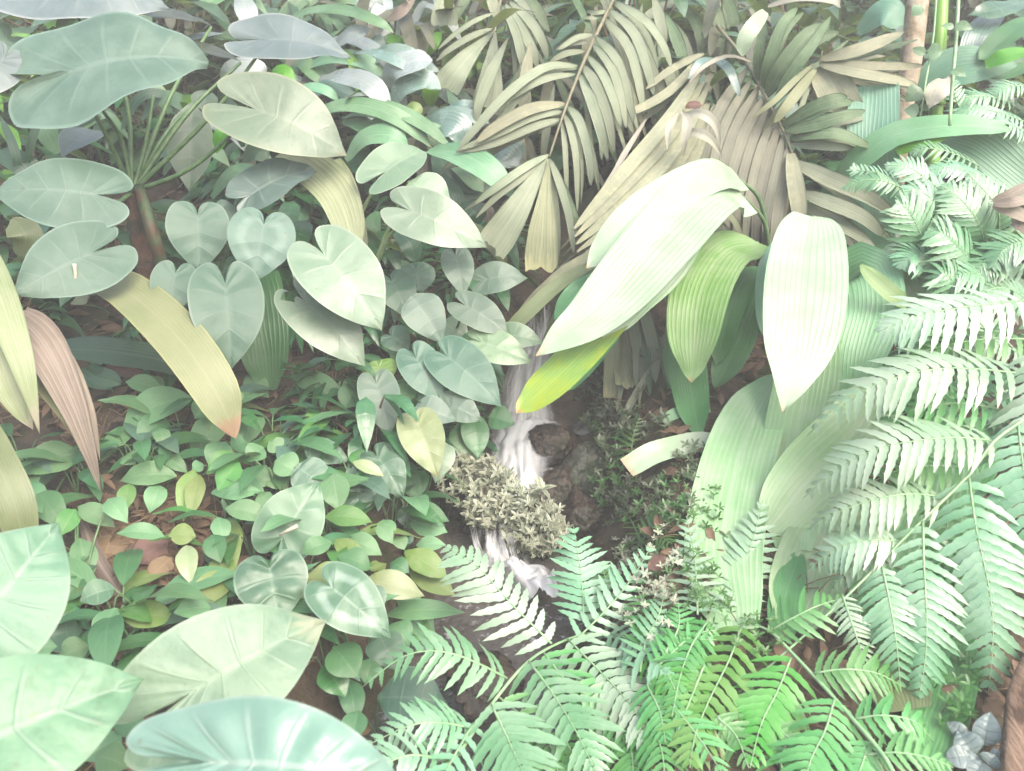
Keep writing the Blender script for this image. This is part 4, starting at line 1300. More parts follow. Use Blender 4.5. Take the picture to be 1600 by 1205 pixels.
strap(u2, [(1610, 100, 3.1), (1570, 116, 3.05), (1540, 110, 3.05)], 26, 'strap_deep', .5, 0, 'band')
tag(tube('tree_trunk', [P(1402, 330, 3.2) - UP * .5, P(1408, 195, 3.15), P(1424, 90, 3.1), P(1440, -60, 3.1)], .034, .04, 'trunk_tan', None, 14, 24), 'slim tan tree trunk leaning at the upper right', 'tree')
bb = thing('bamboo', on_ground(P(1460, 330, 3.3)), 'bright green bamboo stalk right of the tan trunk', 'bamboo')
tube('stalk', [bb.location, P(1466, 110, 3.25), P(1474, -60, 3.25)], .026, .024, 'bamboo', bb, 12, 10)
for yy in (160, 60, -20):
    c = P(1464 + (160 - yy) * .05, yy, 3.25)
    tube('joint', [c - UP * .008, c + UP * .008], .029, .029, 'bamboo', bb, 12, 2)
vn = thing('vine', P(1498, -20, 2.6), 'pale hanging vine stem at the upper right with small round leaves', 'vine')
tube('stem', [P(1499, -30, 2.6), P(1494, 60, 2.58), P(1488, 130, 2.57), P(1484, 196, 2.56)], .006, .005, 'stem_mint', vn)
for b, tp, w in [((1492, 40, 2.56), (1520, 46), 16), ((1490, 44, 2.56), (1470, 40), 10), ((1487, 110, 2.55), (1510, 120), 14)]:
    leaf(vn, [b, tp], w, 'ovate', 'vine_leaf', .6, 0, .1)
v2 = thing('vine', P(1462, 0, 2.8), 'thin vine with round translucent leaves beside the tan trunk', 'vine')
tube('stem', [P(1464, -20, 2.8), P(1458, 60, 2.8), P(1446, 130, 2.78), P(1435, 200, 2.78)], .004, .003, 'stem_mint', v2)
for b, tp, w in [((1450, 82, 2.78), (1474, 82), 26), ((1446, 84, 2.78), (1424, 76), 14), ((1440, 138, 2.76), (1414, 160), 28), ((1436, 175, 2.76), (1412, 172), 20), ((1440, 10, 2.78), (1424, 26), 20)]:
    leaf(v2, [b, tp], w, 'ovate', 'vine_leaf', .75, 0, .1)
db = thing('dry_leaf_tuft', P(1570, 330, 2.3), 'pinkish white dead leaf cluster at the right edge', 'dead leaf')
for pts, w in [([(1552, 316, 2.28), (1580, 304, 2.26), (1610, 286, 2.26)], 18), ([(1552, 320, 2.28), (1584, 330, 2.26), (1612, 345, 2.28)], 20), ([(1553, 318, 2.27), (1585, 316, 2.24), (1612, 310, 2.25)], 16), ([(1590, 330, 2.3), (1596, 350, 2.28), (1610, 370, 2.3)], 24)]:
    strap(db, pts, w, 'dry_pink', .7, 0, 'band')
wl = thing('dry_leaf', P(1460, 150, 2.75), 'crumpled whitish dead leaf behind the hanging vine', 'dead leaf')
strap(wl, [(1486, 120, 2.72), (1466, 140, 2.7), (1450, 172, 2.72)], 34, 'dry_white', .7, 0, 'ellip', wave=.12)

# ------------------------------------------------------------------ dead palm fronds hanging over the stream
def splay(pa, pb, n, w, mat, shp='band', face=.82, lean=0.):
    """n leaflets side by side between two edge lines, as a split blade"""
    out = []
    for i in range(n):
        f = (i + .5) / n
        out.append(([tuple(a + (b - a) * f for a, b in zip(x, y)) for x, y in zip(pa, pb)], w * random.uniform(.8, 1.1), mat, shp, face, lean))
    return out


def frond(label, rach, leaflets, mat, r=.008, name='dead_palm_frond', rmat='stem_dry'):
    q = P(*rach[0])
    t = thing(name, q, label, 'dead frond')
    tube('rachis', [P(*p) for p in rach], r, r * .5, rmat, t, 6, 24)
    for a in leaflets:
        pts, w = a[0], a[1]
        m = a[2] if len(a) > 2 else mat
        shp = a[3] if len(a) > 3 else 'leaflet'
        kw = dict(pleat=.003, nple=4) if shp != 'fan' else dict(pleat=.005, nple=11, jag=.035)
        if shp == 'leaflet':
            w *= .66
        strap(t, pts, w, m, a[4] if len(a) > 4 else .7, a[5] if len(a) > 5 else 0, shp, name='leaflet', ns=18, twist=random.uniform(-.5, .5) if shp == 'leaflet' else 0, **kw)
        if shp == 'leaflet' and w > 12 and len(pts) > 3:
            j = random.uniform(8, 26) * random.choice((-1, 1))
            p2 = [(x + j * i / 3 * .9, y + abs(j) * .35 * i / 3 + 4, d + .03 + .012 * i) for i, (x, y, d) in enumerate(pts)]
            strap(t, p2, w * random.uniform(.6, .9), random.choice((m, 'dry', 'dry_green')), .7, 0, shp, name='leaflet', ns=14, twist=random.uniform(-.8, .8), pleat=.003, nple=3)
            p3 = [(x - j * i / 3 * 1.2, y + (14 + abs(j)) * i / 3, d + .05 + .02 * i) for i, (x, y, d) in enumerate(pts)]
            strap(t, p3, w * random.uniform(.4, .7), random.choice((m, 'dry', 'dry_tan')), .7, 0, shp, name='leaflet', ns=12, twist=random.uniform(-.8, .8), pleat=.003, nple=3)
    return t


frond('large dead palm frond drooping above the waterfall with drab grey-green leaflets',
      [(975, -40, 3.1), (952, 12, 3.0), (914, 92, 2.88), (884, 168, 2.8), (858, 246, 2.76)], [
          ([(903, 103, 2.88), (850, 106, 2.8), (790, 150, 2.76), (740, 205, 2.78), (716, 236, 2.8)], 24),
          ([(900, 116, 2.87), (850, 124, 2.8), (800, 150, 2.79), (740, 196, 2.82)], 18),
          ([(884, 162, 2.82), (830, 170, 2.75), (780, 195, 2.73), (744, 222, 2.74)], 26, 'dry_tan'),
          ([(880, 174, 2.81), (830, 184, 2.76), (780, 208, 2.75), (714, 236, 2.77)], 20),
          ([(876, 186, 2.8), (830, 200, 2.76), (770, 225, 2.76), (712, 238, 2.78)], 20),
          ([(926, 54, 2.94), (900, 60, 2.9), (872, 78, 2.88)], 14), ([(918, 66, 2.93), (890, 68, 2.9), (868, 78, 2.9)], 12),
          ([(914, 80, 2.9), (884, 84, 2.87), (860, 96, 2.87)], 14),
          ([(930, 56, 2.92), (962, 90, 2.84), (980, 140, 2.82), (990, 190, 2.84)], 22),
          ([(926, 68, 2.91), (955, 105, 2.83), (970, 150, 2.81), (978, 200, 2.83)], 22),
          ([(918, 86, 2.9), (944, 120, 2.82), (960, 160, 2.8), (970, 198, 2.82)], 22),
          ([(912, 102, 2.88), (930, 130, 2.8), (950, 180, 2.78), (960, 238, 2.8)], 24),
          ([(906, 116, 2.87), (922, 150, 2.79), (938, 200, 2.77), (950, 250, 2.79)], 26),
          ([(888, 166, 2.81), (906, 190, 2.74), (920, 240, 2.73), (924, 290, 2.75)], 22),
          ([(882, 178, 2.8), (892, 205, 2.74), (900, 250, 2.73), (902, 330, 2.76)], 18),
          ([(878, 190, 2.79), (882, 220, 2.74), (884, 260, 2.74), (886, 320, 2.77)], 14),
          ([(952, 14, 3.0), (990, 50, 2.94), (1010, 100, 2.92), (1022, 150, 2.94)], 24),
          ([(945, 28, 2.98), (980, 70, 2.92), (996, 120, 2.9), (1006, 180, 2.92)], 24),
          ([(960, 2, 3.02), (1006, 30, 2.96), (1036, 70, 2.95), (1050, 110, 2.97)], 20),
          ([(952, 16, 3.0), (934, 20, 2.97), (916, 18, 2.97)], 10), ([(944, 24, 3.0), (926, 28, 2.97), (912, 28, 2.97)], 10),
          ([(890, -20, 3.05), (905, 10, 3.0), (926, 52, 2.96)], 18, 'dry_green'),
          ([(930, -20, 3.05), (944, 4, 3.0), (954, 30, 2.98)], 12),
          ([(857, 242, 2.76), (820, 262, 2.7), (780, 290, 2.68), (742, 318, 2.7)], 20),
          ([(856, 246, 2.76), (820, 275, 2.7), (780, 305, 2.69), (744, 340, 2.71)], 18),
          ([(856, 248, 2.75), (830, 290, 2.67), (800, 340, 2.65), (768, 388, 2.67)], 54, 'dry', 'fan', .85),
          ([(857, 250, 2.74), (852, 310, 2.66), (848, 360, 2.65), (845, 420, 2.67)], 52, 'dry_fringe', 'fan', .85),
          ([(859, 248, 2.76), (876, 290, 2.7), (890, 340, 2.69), (897, 396, 2.71)], 20)],
      'dry')
frond('drab dead palm frond hanging farther back between the large one and the brown one',
      [(1110, -60, 3.5), (1060, 0, 3.4), (1020, 80, 3.3), (1000, 150, 3.25)], [
          ([(1060, 0, 3.4), (1090, 40, 3.3), (1100, 90, 3.3), (1104, 150, 3.32)], 26, 'dry_green'), ([(1046, 30, 3.36), (1070, 70, 3.28), (1080, 120, 3.28), (1078, 176, 3.3)], 26),
          ([(1030, 60, 3.32), (1050, 100, 3.25), (1056, 150, 3.25), (1050, 200, 3.27)], 24, 'dry_green'), ([(1016, 90, 3.3), (1030, 130, 3.22), (1032, 180, 3.22), (1020, 230, 3.24)], 24),
          ([(1060, 0, 3.4), (1020, 20, 3.32), (990, 60, 3.3), (976, 110, 3.32)], 24), ([(1040, 40, 3.35), (1004, 60, 3.28), (980, 100, 3.27), (966, 160, 3.3)], 22, 'dry_green'),
          ([(1110, -40, 3.46), (1140, 10, 3.4), (1150, 60, 3.4), (1146, 100, 3.42)], 28, 'dry_green'), ([(1090, -20, 3.44), (1120, 20, 3.36), (1124, 70, 3.36), (1112, 110, 3.38)], 28, 'dry_green')],
      'dry', r=.006)
rs = random.Random(77)
tl = []
for i in range(26):
    x, y, d = rs.uniform(790, 1060), rs.uniform(-30, 150), rs.uniform(3.0, 3.3)
    l, s = rs.uniform(90, 170), rs.uniform(-.35, .35)
    tl.append(([(x, y, d), (x + l * s * .5, y + l * .35, d - .03), (x + l * s * .9, y + l * .7, d - .03), (x + l * s, y + l, d)], rs.uniform(12, 22), rs.choice(('dry', 'dry_green', 'dry', 'dry_tan')), 'lance'))
frond('tangle of thin straight dead leaflets hanging behind the large drooping frond', [(1080, -60, 3.4), (960, -40, 3.3), (840, -30, 3.2)], tl, 'dry', r=.006)
frond('grey dead palm frond with square-cut leaflets left of the large one',
      [(800, -60, 3.3), (782, 0, 3.2), (773, 50, 3.12)], [
          ([(773, 48, 3.12), (740, 80, 3.05), (715, 110, 3.03), (696, 138, 3.05)], 44, 'dry', 'fan', .8),
          ([(774, 50, 3.12), (770, 90, 3.05), (766, 130, 3.03), (760, 172, 3.05)], 46, 'dry', 'fan', .85),
          ([(770, 44, 3.13), (735, 58, 3.08), (700, 80, 3.08), (682, 96, 3.1)], 16), ([(772, 20, 3.14), (740, 34, 3.1), (708, 56, 3.1), (684, 78, 3.12)], 12),
          ([(786, 10, 3.16), (806, 50, 3.08), (816, 90, 3.06), (822, 118, 3.08)], 22),
          ([(790, 6, 3.17), (812, 40, 3.1), (832, 76, 3.08), (840, 106, 3.1)], 22),
          ([(796, 2, 3.18), (826, 30, 3.11), (846, 60, 3.1), (856, 92, 3.12)], 22),
          ([(800, -10, 3.2), (820, 10, 3.14), (836, 40, 3.12)], 18),
          ([(806, -20, 3.24), (836, 10, 3.2), (858, 50, 3.2)], 26, 'dry_green'),
          ([(690, -30, 3.3), (694, 4, 3.26), (694, 40, 3.26)], 42, 'dry', 'fan', .85),
          ([(740, -30, 3.34), (728, 0, 3.3), (706, 40, 3.3)], 22, 'dry_green'),
          ([(764, -20, 3.2), (772, 10, 3.16), (784, 34, 3.14)], 26, 'dry_tan')],
      'dry')
frond('tan wide-bladed dead palm leaf spotted with white behind the bleached leaves',
      [(1100, 110, 3.0), (1010, 220, 2.84), (905, 352, 2.72)], [
          *splay([(1090, 110, 2.98), (1040, 180, 2.84), (980, 250, 2.75), (896, 352, 2.69)], [(1120, 170, 2.95), (1080, 270, 2.81), (1020, 340, 2.71), (904, 412, 2.66)], 5, 34, 'dry_tan', 'leaflet', .75, -.2),
          ([(1092, 92, 3.0), (1050, 140, 2.94), (1000, 170, 2.9), (972, 178, 2.9)], 24), ([(1100, 84, 3.02), (1050, 108, 2.96), (1010, 140, 2.92)], 20),
          ([(1010, 186, 2.86), (976, 240, 2.8), (960, 270, 2.76), (916, 336, 2.7)], 14, 'dry_white'),
          ([(1000, 350, 2.7), (940, 390, 2.63), (870, 430, 2.62), (820, 490, 2.66)], 22, 'dry_tan')],
      'dry_tan', r=.007)
frond('brown broad dead palm frond with splayed leaflets above the white leaf',
      [(1120, 40, 3.2), (1162, 92, 3.04), (1206, 170, 2.92), (1238, 242, 2.84), (1252, 345, 2.8)], [
          *splay([(1164, 98, 3.03), (1116, 170, 2.92), (1088, 260, 2.86), (1080, 360, 2.87)], [(1236, 236, 2.85), (1230, 290, 2.81), (1222, 350, 2.79), (1216, 420, 2.81)], 9, 26, 'dry_brown', 'leaflet', .85, 0),
          *splay([(1180, 126, 3.02), (1150, 200, 2.93), (1130, 290, 2.88), (1110, 390, 2.9)], [(1238, 240, 2.88), (1234, 300, 2.85), (1226, 360, 2.83), (1222, 430, 2.85)], 6, 30, 'dry_brown', 'leaflet', .85, 0),
          ([(1236, 240, 2.83), (1242, 280, 2.77), (1248, 320, 2.76), (1250, 350, 2.77)], 26, 'dry_tan', 'band', .85, 0),
          ([(1236, 218, 2.85), (1280, 208, 2.76), (1320, 212, 2.74), (1362, 232, 2.76)], 28, 'dry_green', 'leaflet', .6),
          ([(1234, 226, 2.85), (1290, 228, 2.78), (1330, 232, 2.77)], 20, 'dry'),
          ([(1226, 204, 2.87), (1270, 196, 2.78), (1310, 184, 2.75), (1352, 174, 2.76)], 30, 'dry_green', 'leaflet', .6),
          ([(1222, 196, 2.88), (1262, 172, 2.8), (1300, 156, 2.77), (1324, 152, 2.78)], 26, 'dry_green', 'leaflet', .6),
          ([(1240, 252, 2.83), (1290, 276, 2.75), (1350, 302, 2.72), (1398, 334, 2.74)], 34, 'dry', 'leaflet', .7),
          ([(1250, 300, 2.81), (1300, 318, 2.73), (1350, 340, 2.71), (1380, 368, 2.73)], 34, 'dry', 'leaflet', .7),
          ([(1254, 318, 2.81), (1300, 344, 2.75), (1340, 368, 2.73), (1370, 392, 2.75)], 32, 'dry', 'leaflet', .7),
          ([(1196, 150, 2.95), (1226, 100, 2.86), (1262, 56, 2.84), (1296, 40, 2.86)], 40, 'dry_green', 'leaflet', .7),
          ([(1190, 140, 2.97), (1204, 90, 2.9), (1222, 40, 2.88), (1246, 12, 2.9)], 28, 'dry_green', 'leaflet', .7),
          ([(1206, 168, 2.92), (1240, 110, 2.84), (1270, 70, 2.82), (1298, 26, 2.86)], 26, 'dry_green', 'leaflet', .7),
          ([(1184, 128, 2.98), (1186, 80, 2.93), (1196, 30, 2.93)], 26, 'dry_green', 'leaflet', .7),
          ([(1130, 96, 3.0), (1096, 96, 2.92), (1076, 124, 2.9)], 16, 'strap_blue', 'leaflet', .5), ([(1180, 100, 2.96), (1140, 88, 2.9), (1100, 104, 2.86), (1076, 130, 2.86)], 10, 'dry_white', 'leaflet', .5),
          ([(1116, 90, 2.96), (1140, 110, 2.9), (1156, 150, 2.9)], 22, 'strap_blue', 'leaflet', .6)],
      'dry_brown', r=.007)
frond('tan dead palm frond reaching across the tan trunk',
      [(1250, 130, 3.0), (1278, 96, 2.92), (1285, 80, 2.9)], [
          ([(1278, 94, 2.92), (1330, 82, 2.84), (1380, 64, 2.83), (1412, 50, 2.85)], 30, 'dry_tan', 'leaflet', .6),
          ([(1280, 98, 2.91), (1340, 102, 2.83), (1400, 104, 2.82), (1444, 103, 2.84)], 18, 'dry_tan', 'leaflet', .6),
          ([(1282, 102, 2.9), (1330, 112, 2.82), (1390, 124, 2.81), (1434, 133, 2.83)], 24, 'dry_tan', 'leaflet', .6),
          ([(1272, 100, 2.92), (1240, 128, 2.82), (1210, 158, 2.8), (1174, 184, 2.82)], 16, 'dry_fringe', 'leaflet', .6),
          ([(1276, 106, 2.91), (1250, 140, 2.82), (1230, 165, 2.8), (1210, 192, 2.82)], 26, 'dry_fringe', 'leaflet', .7),
          ([(1282, 104, 2.92), (1300, 130, 2.87), (1320, 170, 2.86), (1350, 210, 2.88)], 56, 'dry_tan', 'band', .85)],
      'dry_tan', r=.005)
dw = thing('dry_leaf_tuft', P(1065, 190, 2.72), 'curled cream dead leaflets hanging in front of the brown frond', 'dead leaf')
for pts, w in [([(1064, 172, 2.72), (1074, 190, 2.68), (1070, 216, 2.68), (1068, 246, 2.7)], 16), ([(1066, 178, 2.72), (1096, 178, 2.66), (1118, 196, 2.66), (1126, 232, 2.68)], 16), ([(1064, 206, 2.72), (1090, 208, 2.67), (1112, 220, 2.67), (1130, 248, 2.69)], 15), ([(1060, 176, 2.72), (1046, 200, 2.68), (1042, 236, 2.68)], 12)]:
    strap(dw, pts, w, 'dry_white', .75, 0, 'lance', fold=.3)
wt = thing('cut_leaf', P(1190, 30, 2.9), 'bright white cut leaf strip hanging above the brown frond', 'leaf')
strap(wt, [(1196, 18, 2.84), (1178, 40, 2.8), (1164, 62, 2.8), (1160, 88, 2.82)], 26, 'palm_white', .9, 0, 'band')
frond('fringed dead palm leaflets hanging under the bleached leaves right of the fall',
      [(1010, 400, 2.9), (985, 460, 2.84), (975, 490, 2.84)], [
          ([(968, 470, 2.8), (958, 520, 2.76), (956, 570, 2.76), (954, 622, 2.78)], 24, 'dry_fringe', 'stub', .85),
          ([(980, 460, 2.82), (976, 520, 2.78), (974, 560, 2.78), (980, 604, 2.8)], 34, 'dry_fringe', 'fan', .85),
          ([(984, 450, 2.8), (988, 500, 2.75), (996, 550, 2.75), (994, 604, 2.77)], 28, 'dry', 'leaflet', .85),
          ([(996, 450, 2.8), (1010, 500, 2.75), (1022, 550, 2.75), (1024, 598, 2.77)], 28, 'dry', 'leaflet', .85),
          ([(1030, 400, 2.8), (1050, 450, 2.76), (1066, 490, 2.76), (1076, 530, 2.78)], 24, 'dry', 'leaflet', .8),
          ([(1060, 380, 2.8), (1080, 420, 2.76), (1090, 450, 2.76)], 24, 'dry', 'leaflet', .8),
          ([(1080, 500, 2.84), (1040, 530, 2.82), (1020, 560, 2.84)], 24, 'dry', 'leaflet', .8),
          ([(1044, 540, 2.82), (1010, 590, 2.78), (980, 640, 2.76), (960, 690, 2.78)], 18, 'dry', 'leaflet', .8)],
      'dry', r=.005)
frond('drab leaflet spray showing below the arch of the bleached leaves',
      [(1110, 300, 2.86), (1120, 340, 2.8), (1140, 370, 2.78)], [
          ([(1110, 280, 2.84), (1130, 320, 2.78), (1150, 350, 2.77), (1162, 376, 2.79)], 16, 'dry_fringe', 'leaflet', .8),
          ([(1100, 330, 2.86), (1130, 360, 2.8), (1150, 400, 2.8)], 26, 'dry', 'leaflet', .8),
          ([(1080, 370, 2.84), (1100, 400, 2.8), (1120, 440, 2.8)], 26, 'dry', 'leaflet', .8),
          ([(1070, 400, 2.84), (1090, 440, 2.8), (1100, 480, 2.8)], 26, 'dry', 'leaflet', .8),
          ([(1330, 380, 2.8), (1340, 400, 2.77), (1350, 430, 2.77)], 30, 'dry', 'leaflet', .8)],
      'dry', r=.004)

# ------------------------------------------------------------------ strap-leaved clumps at the top centre
def clump(label, base, leaves, mat='strap_green', name='strap_leaf_plant'):
    q = on_ground(P(*base))
    t = thing(name, q, label, 'plant')
    for a in leaves:
        strap(t, a[0], a[1], a[2] if len(a) > 2 else mat, a[3] if len(a) > 3 else .55, 0, a[4] if len(a) > 4 else ('lance' if len(a) > 2 and a[2] == 'strap_lime' else 'strap'))
    return t


clump('strap-leaved clump with arching blue-white leaves behind the taro', (560, 330, 3.3), [
    ([(430, 46, 3.2), (480, 18, 3.1), (540, 16, 3.0), (590, 34, 2.98), (616, 52, 3.0)], 18, 'strap_green'),
    ([(500, 122, 3.1), (530, 118, 3.0), (580, 134, 2.94), (612, 180, 2.96)], 34, 'strap_white'),
    ([(505, 165, 3.1), (560, 158, 3.0), (620, 172, 2.92), (670, 200, 2.9), (706, 234, 2.92)], 22, 'strap_green'),
    ([(516, 80, 3.1), (545, 54, 3.02), (580, 46, 3.02)], 22, 'strap_white'),
    ([(545, 84, 3.1), (580, 82, 3.0), (620, 96, 2.96), (660, 120, 2.98)], 16, 'strap_blue'),
    ([(604, 140, 3.05), (614, 110, 2.98), (650, 94, 2.96), (676, 94, 2.98)], 34, 'strap_white'),
    ([(450, 150, 3.05), (480, 136, 3.0), (510, 142, 2.98), (530, 158, 3.0)], 16, 'strap_mint'),
    ([(535, 185, 3.0), (560, 178, 2.96), (590, 184, 2.95)], 8, 'strap_mint'),
    ([(560, 190, 3.0), (580, 200, 2.96), (600, 226, 2.96)], 30, 'strap_mint'),
    ([(585, 184, 2.96), (610, 186, 2.92), (640, 200, 2.92)], 40, 'strap_green'),
    ([(535, 190, 3.0), (560, 195, 2.96), (590, 215, 2.96)], 22, 'strap_mint'),
    ([(480, 200, 3.0), (520, 168, 2.94), (580, 168, 2.9), (640, 196, 2.9), (676, 232, 2.92)], 26, 'strap_green'),
    ([(470, 110, 3.2), (520, 90, 3.1), (570, 96, 3.06), (606, 124, 3.08)], 24, 'strap_mint'),
    ([(560, 110, 3.12), (600, 84, 3.06), (640, 90, 3.04), (670, 116, 3.06)], 28, 'strap_blue'),
    ([(520, 60, 3.2), (560, 64, 3.14), (590, 84, 3.12), (604, 110, 3.14)], 22, 'strap_white'),
    ([(610, 170, 3.04), (630, 136, 3.0), (664, 124, 3.0), (690, 140, 3.02)], 30, 'strap_blue'),
    ([(540, 250, 2.96), (570, 216, 2.9), (610, 212, 2.88), (640, 232, 2.9)], 30, 'strap_mint'),
    ([(560, 150, 3.1), (556, 110, 3.06), (540, 76, 3.06)], 20, 'strap_lime', .8)])
clump('strap-leaved clump with vivid yellow-green upright leaves at the top', (650, 330, 3.5), [
    ([(654, 96, 3.3), (646, 60, 3.24), (634, 26, 3.26)], 28, 'strap_lime', .8),
    ([(640, 96, 3.3), (622, 70, 3.24), (606, 52, 3.26)], 26, 'strap_lime', .8),
    ([(664, 90, 3.3), (676, 66, 3.26), (692, 48, 3.28)], 22, 'strap_lime', .8),
    ([(672, 170, 3.2), (674, 140, 3.16), (684, 112, 3.18)], 26, 'strap_lime', .8),
    ([(600, 100, 3.3), (590, 70, 3.26), (575, 40, 3.28)], 24, 'strap_blue', .8),
    ([(590, 30, 3.3), (580, 10, 3.26), (560, -14, 3.26)], 40, 'strap_white', .8),
    ([(610, 0, 3.3), (596, 20, 3.26), (580, 60, 3.26)], 30, 'strap_white', .8),
    ([(650, -10, 3.2), (630, 16, 3.16), (604, 34, 3.18)], 16, 'dry_pink', .7),
    ([(640, 60, 3.4), (656, 50, 3.36), (676, 70, 3.36)], 28, 'strap_white', .7),
    ([(642, 170, 3.3), (638, 130, 3.24), (630, 100, 3.26)], 40, 'strap_dark', .8)])
rs = random.Random(31)


def arcs(n, x0, x1, y0, y1, d0, d1):
    out = []
    for i in range(n):
        x, y, d = rs.uniform(x0, x1), rs.uniform(y0, y1), rs.uniform(d0, d1)
        s = rs.choice((-1, 1, 1))
        l = rs.uniform(70, 130)
        out.append(([(x, y + rs.uniform(20, 50), d + .08), (x + s * l * .3, y - rs.uniform(0, 16), d + .03), (x + s * l * .7, y + rs.uniform(0, 14), d), (x + s * l, y + rs.uniform(26, 60), d + .02)], rs.uniform(12, 24), rs.choice(('strap_green', 'strap_mint', 'strap_blue', 'strap_green', 'strap_white', 'strap_dark'))))
    return out


clump('dense strap-leaved clump of narrow arching leaves behind the pale speckled taro leaf', (590, 300, 3.4), arcs(17, 440, 680, 90, 230, 3.05, 3.3))
clump('strap-leaved clump of narrow leaves at the top edge left of the grey dead frond', (520, 200, 3.8), arcs(14, 380, 640, -10, 90, 3.4, 3.7))
clump('strap-leaved clump of narrow dim leaves between the taro stems', (300, 330, 3.3), arcs(12, 180, 400, 120, 280, 2.9, 3.1))
clump('strap-leaved clump with broad blue leaves beside the dead frond tips', (690, 420, 3.2), [
    ([(668, 236, 2.9), (710, 238, 2.8), (760, 262, 2.74), (806, 312, 2.76)], 42, 'strap_mint', .55),
    ([(660, 186, 3.1), (690, 178, 3.02), (730, 180, 3.0), (766, 194, 3.02)], 22, 'strap_blue'),
    ([(660, 206, 3.06), (690, 192, 3.0), (716, 200, 2.98), (726, 232, 3.0)], 44, 'strap_blue', .7),
    ([(630, 216, 3.0), (650, 204, 2.96), (690, 196, 2.96)], 18, 'strap_mint'),
    ([(692, 174, 3.1), (720, 164, 3.06), (752, 164, 3.08)], 14, 'strap_blue'),
    ([(680, 236, 2.98), (700, 270, 2.92), (730, 300, 2.92), (770, 290, 2.94)], 50, 'strap_dark', .7),
    ([(700, 250, 2.96), (730, 270, 2.9), (755, 300, 2.9)], 30, 'strap_green'),
    ([(690, 275, 2.9), (700, 310, 2.86), (710, 350, 2.88)], 50, 'strap_dark', .8),
    ([(720, 320, 2.86), (740, 330, 2.82), (750, 350, 2.84)], 36, 'strap_dark', .8),
    ([(760, 235, 3.0), (790, 236, 2.94), (812, 260, 2.94)], 50, 'strap_blue', .7),
    ([(740, 350, 2.8), (770, 380, 2.74), (792, 412, 2.76)], 24, 'strap_olive', .7),
    ([(745, 320, 2.9), (760, 330, 2.86), (765, 350, 2.86)], 22, 'dry_pink', .7),
    ([(625, 180, 2.98), (645, 172, 2.94), (656, 184, 2.95)], 24, 'spath_lime', .6)])
clump('strap-leaved clump with dim narrow leaves behind the pale heart leaves', (500, 420, 3.0), [
    ([(380, 230, 3.0), (370, 190, 2.94), (356, 150, 2.96)], 22, 'strap_dark', .8),
    ([(338, 240, 2.72), (346, 210, 2.7), (358, 184, 2.72)], 22, 'strap_lime', .8),
    ([(290, 180, 2.9), (296, 160, 2.88), (284, 148, 2.9)], 30, 'strap_lime', .7),
    ([(420, 130, 3.0), (440, 116, 2.96), (464, 128, 2.96)], 30, 'strap_lime', .6),
    ([(380, 250, 2.9), (400, 236, 2.86), (420, 250, 2.86)], 30, 'strap_dark', .7),
    ([(590, 330, 2.8), (580, 360, 2.76), (590, 400, 2.78)], 30, 'strap_deep', .8),
    ([(620, 360, 2.8), (640, 380, 2.76), (650, 410, 2.78)], 34, 'strap_dark', .8),
    ([(345, 126, 2.9), (362, 108, 2.86), (400, 108, 2.86), (416, 120, 2.88)], 30, 'strap_white', .7),
    ([(372, -10, 3.1), (384, 14, 3.06), (392, 40, 3.06)], 34, 'strap_white', .85)])
clump('dark arching strap leaves left of the taro stump', (40, 470, 2.9), [
    ([(30, 300, 2.8), (24, 240, 2.74), (0, 180, 2.76)], 14, 'stem_brown' if False else 'strap_dark', .8),
    ([(34, 290, 2.8), (50, 220, 2.74), (70, 160, 2.76)], 12, 'strap_dark', .8),
    ([(60, 300, 2.8), (40, 260, 2.76), (-10, 236, 2.78)], 40, 'strap_dark', .7),
    ([(140, 330, 2.8), (120, 290, 2.76), (110, 250, 2.78)], 50, 'strap_blue', .7),
    ([(90, 240, 2.9), (70, 200, 2.86), (64, 170, 2.88)], 36, 'strap_mint', .7),
    ([(30, 400, 2.6), (40, 370, 2.56), (20, 340, 2.58)], 50, 'strap_olive', .8)])
clump('pale arching leaf at the top right of the dead fronds', (1280, 300, 3.5), [
    ([(1200, 10, 3.3), (1250, -4, 3.24), (1300, 0, 3.22), (1314, 12, 3.24)], 14, 'dry_white', .5),
    ([(1340, 50, 3.4), (1380, 20, 3.3), (1412, 40, 3.3)], 40, 'palm_sea', .6),
    ([(1380, -20, 3.5), (1404, 20, 3.4), (1412, 60, 3.4)], 24, 'strap_blue', .7)])

# ------------------------------------------------------------------ ferns
def fern(label, base, stipes, pinnae, mat, name='fern', face=.55, lean=0., Ld=.3, smat='stem_mint', **kw):
    q = on_ground(P(*base)) if len(base) == 3 else G(*base)
    t = thing(name, q, label, 'fern')
    for sp_ in stipes:
        tube('stipe', [q] * (1 if sp_[0] is None else 0) + [P(*p) for p in sp_ if p], .0048, .0022, smat, t, 6, 24)
    for a in pinnae:
        pts, L, n = [(x, y, min(d, hit(x, min(y, 1300)) - .06)) for x, y, d in a[0]], a[1], a[2]
        k = dict(kw)
        m = a[3] if len(a) > 3 and a[3] else mat
        if len(a) > 4:
            k.update(a[4])
        f = k.pop('face', face)
        ln = k.pop('lean', lean)
        pinna(t, pts, L, n, m, f, ln, smat, **k)
    return t


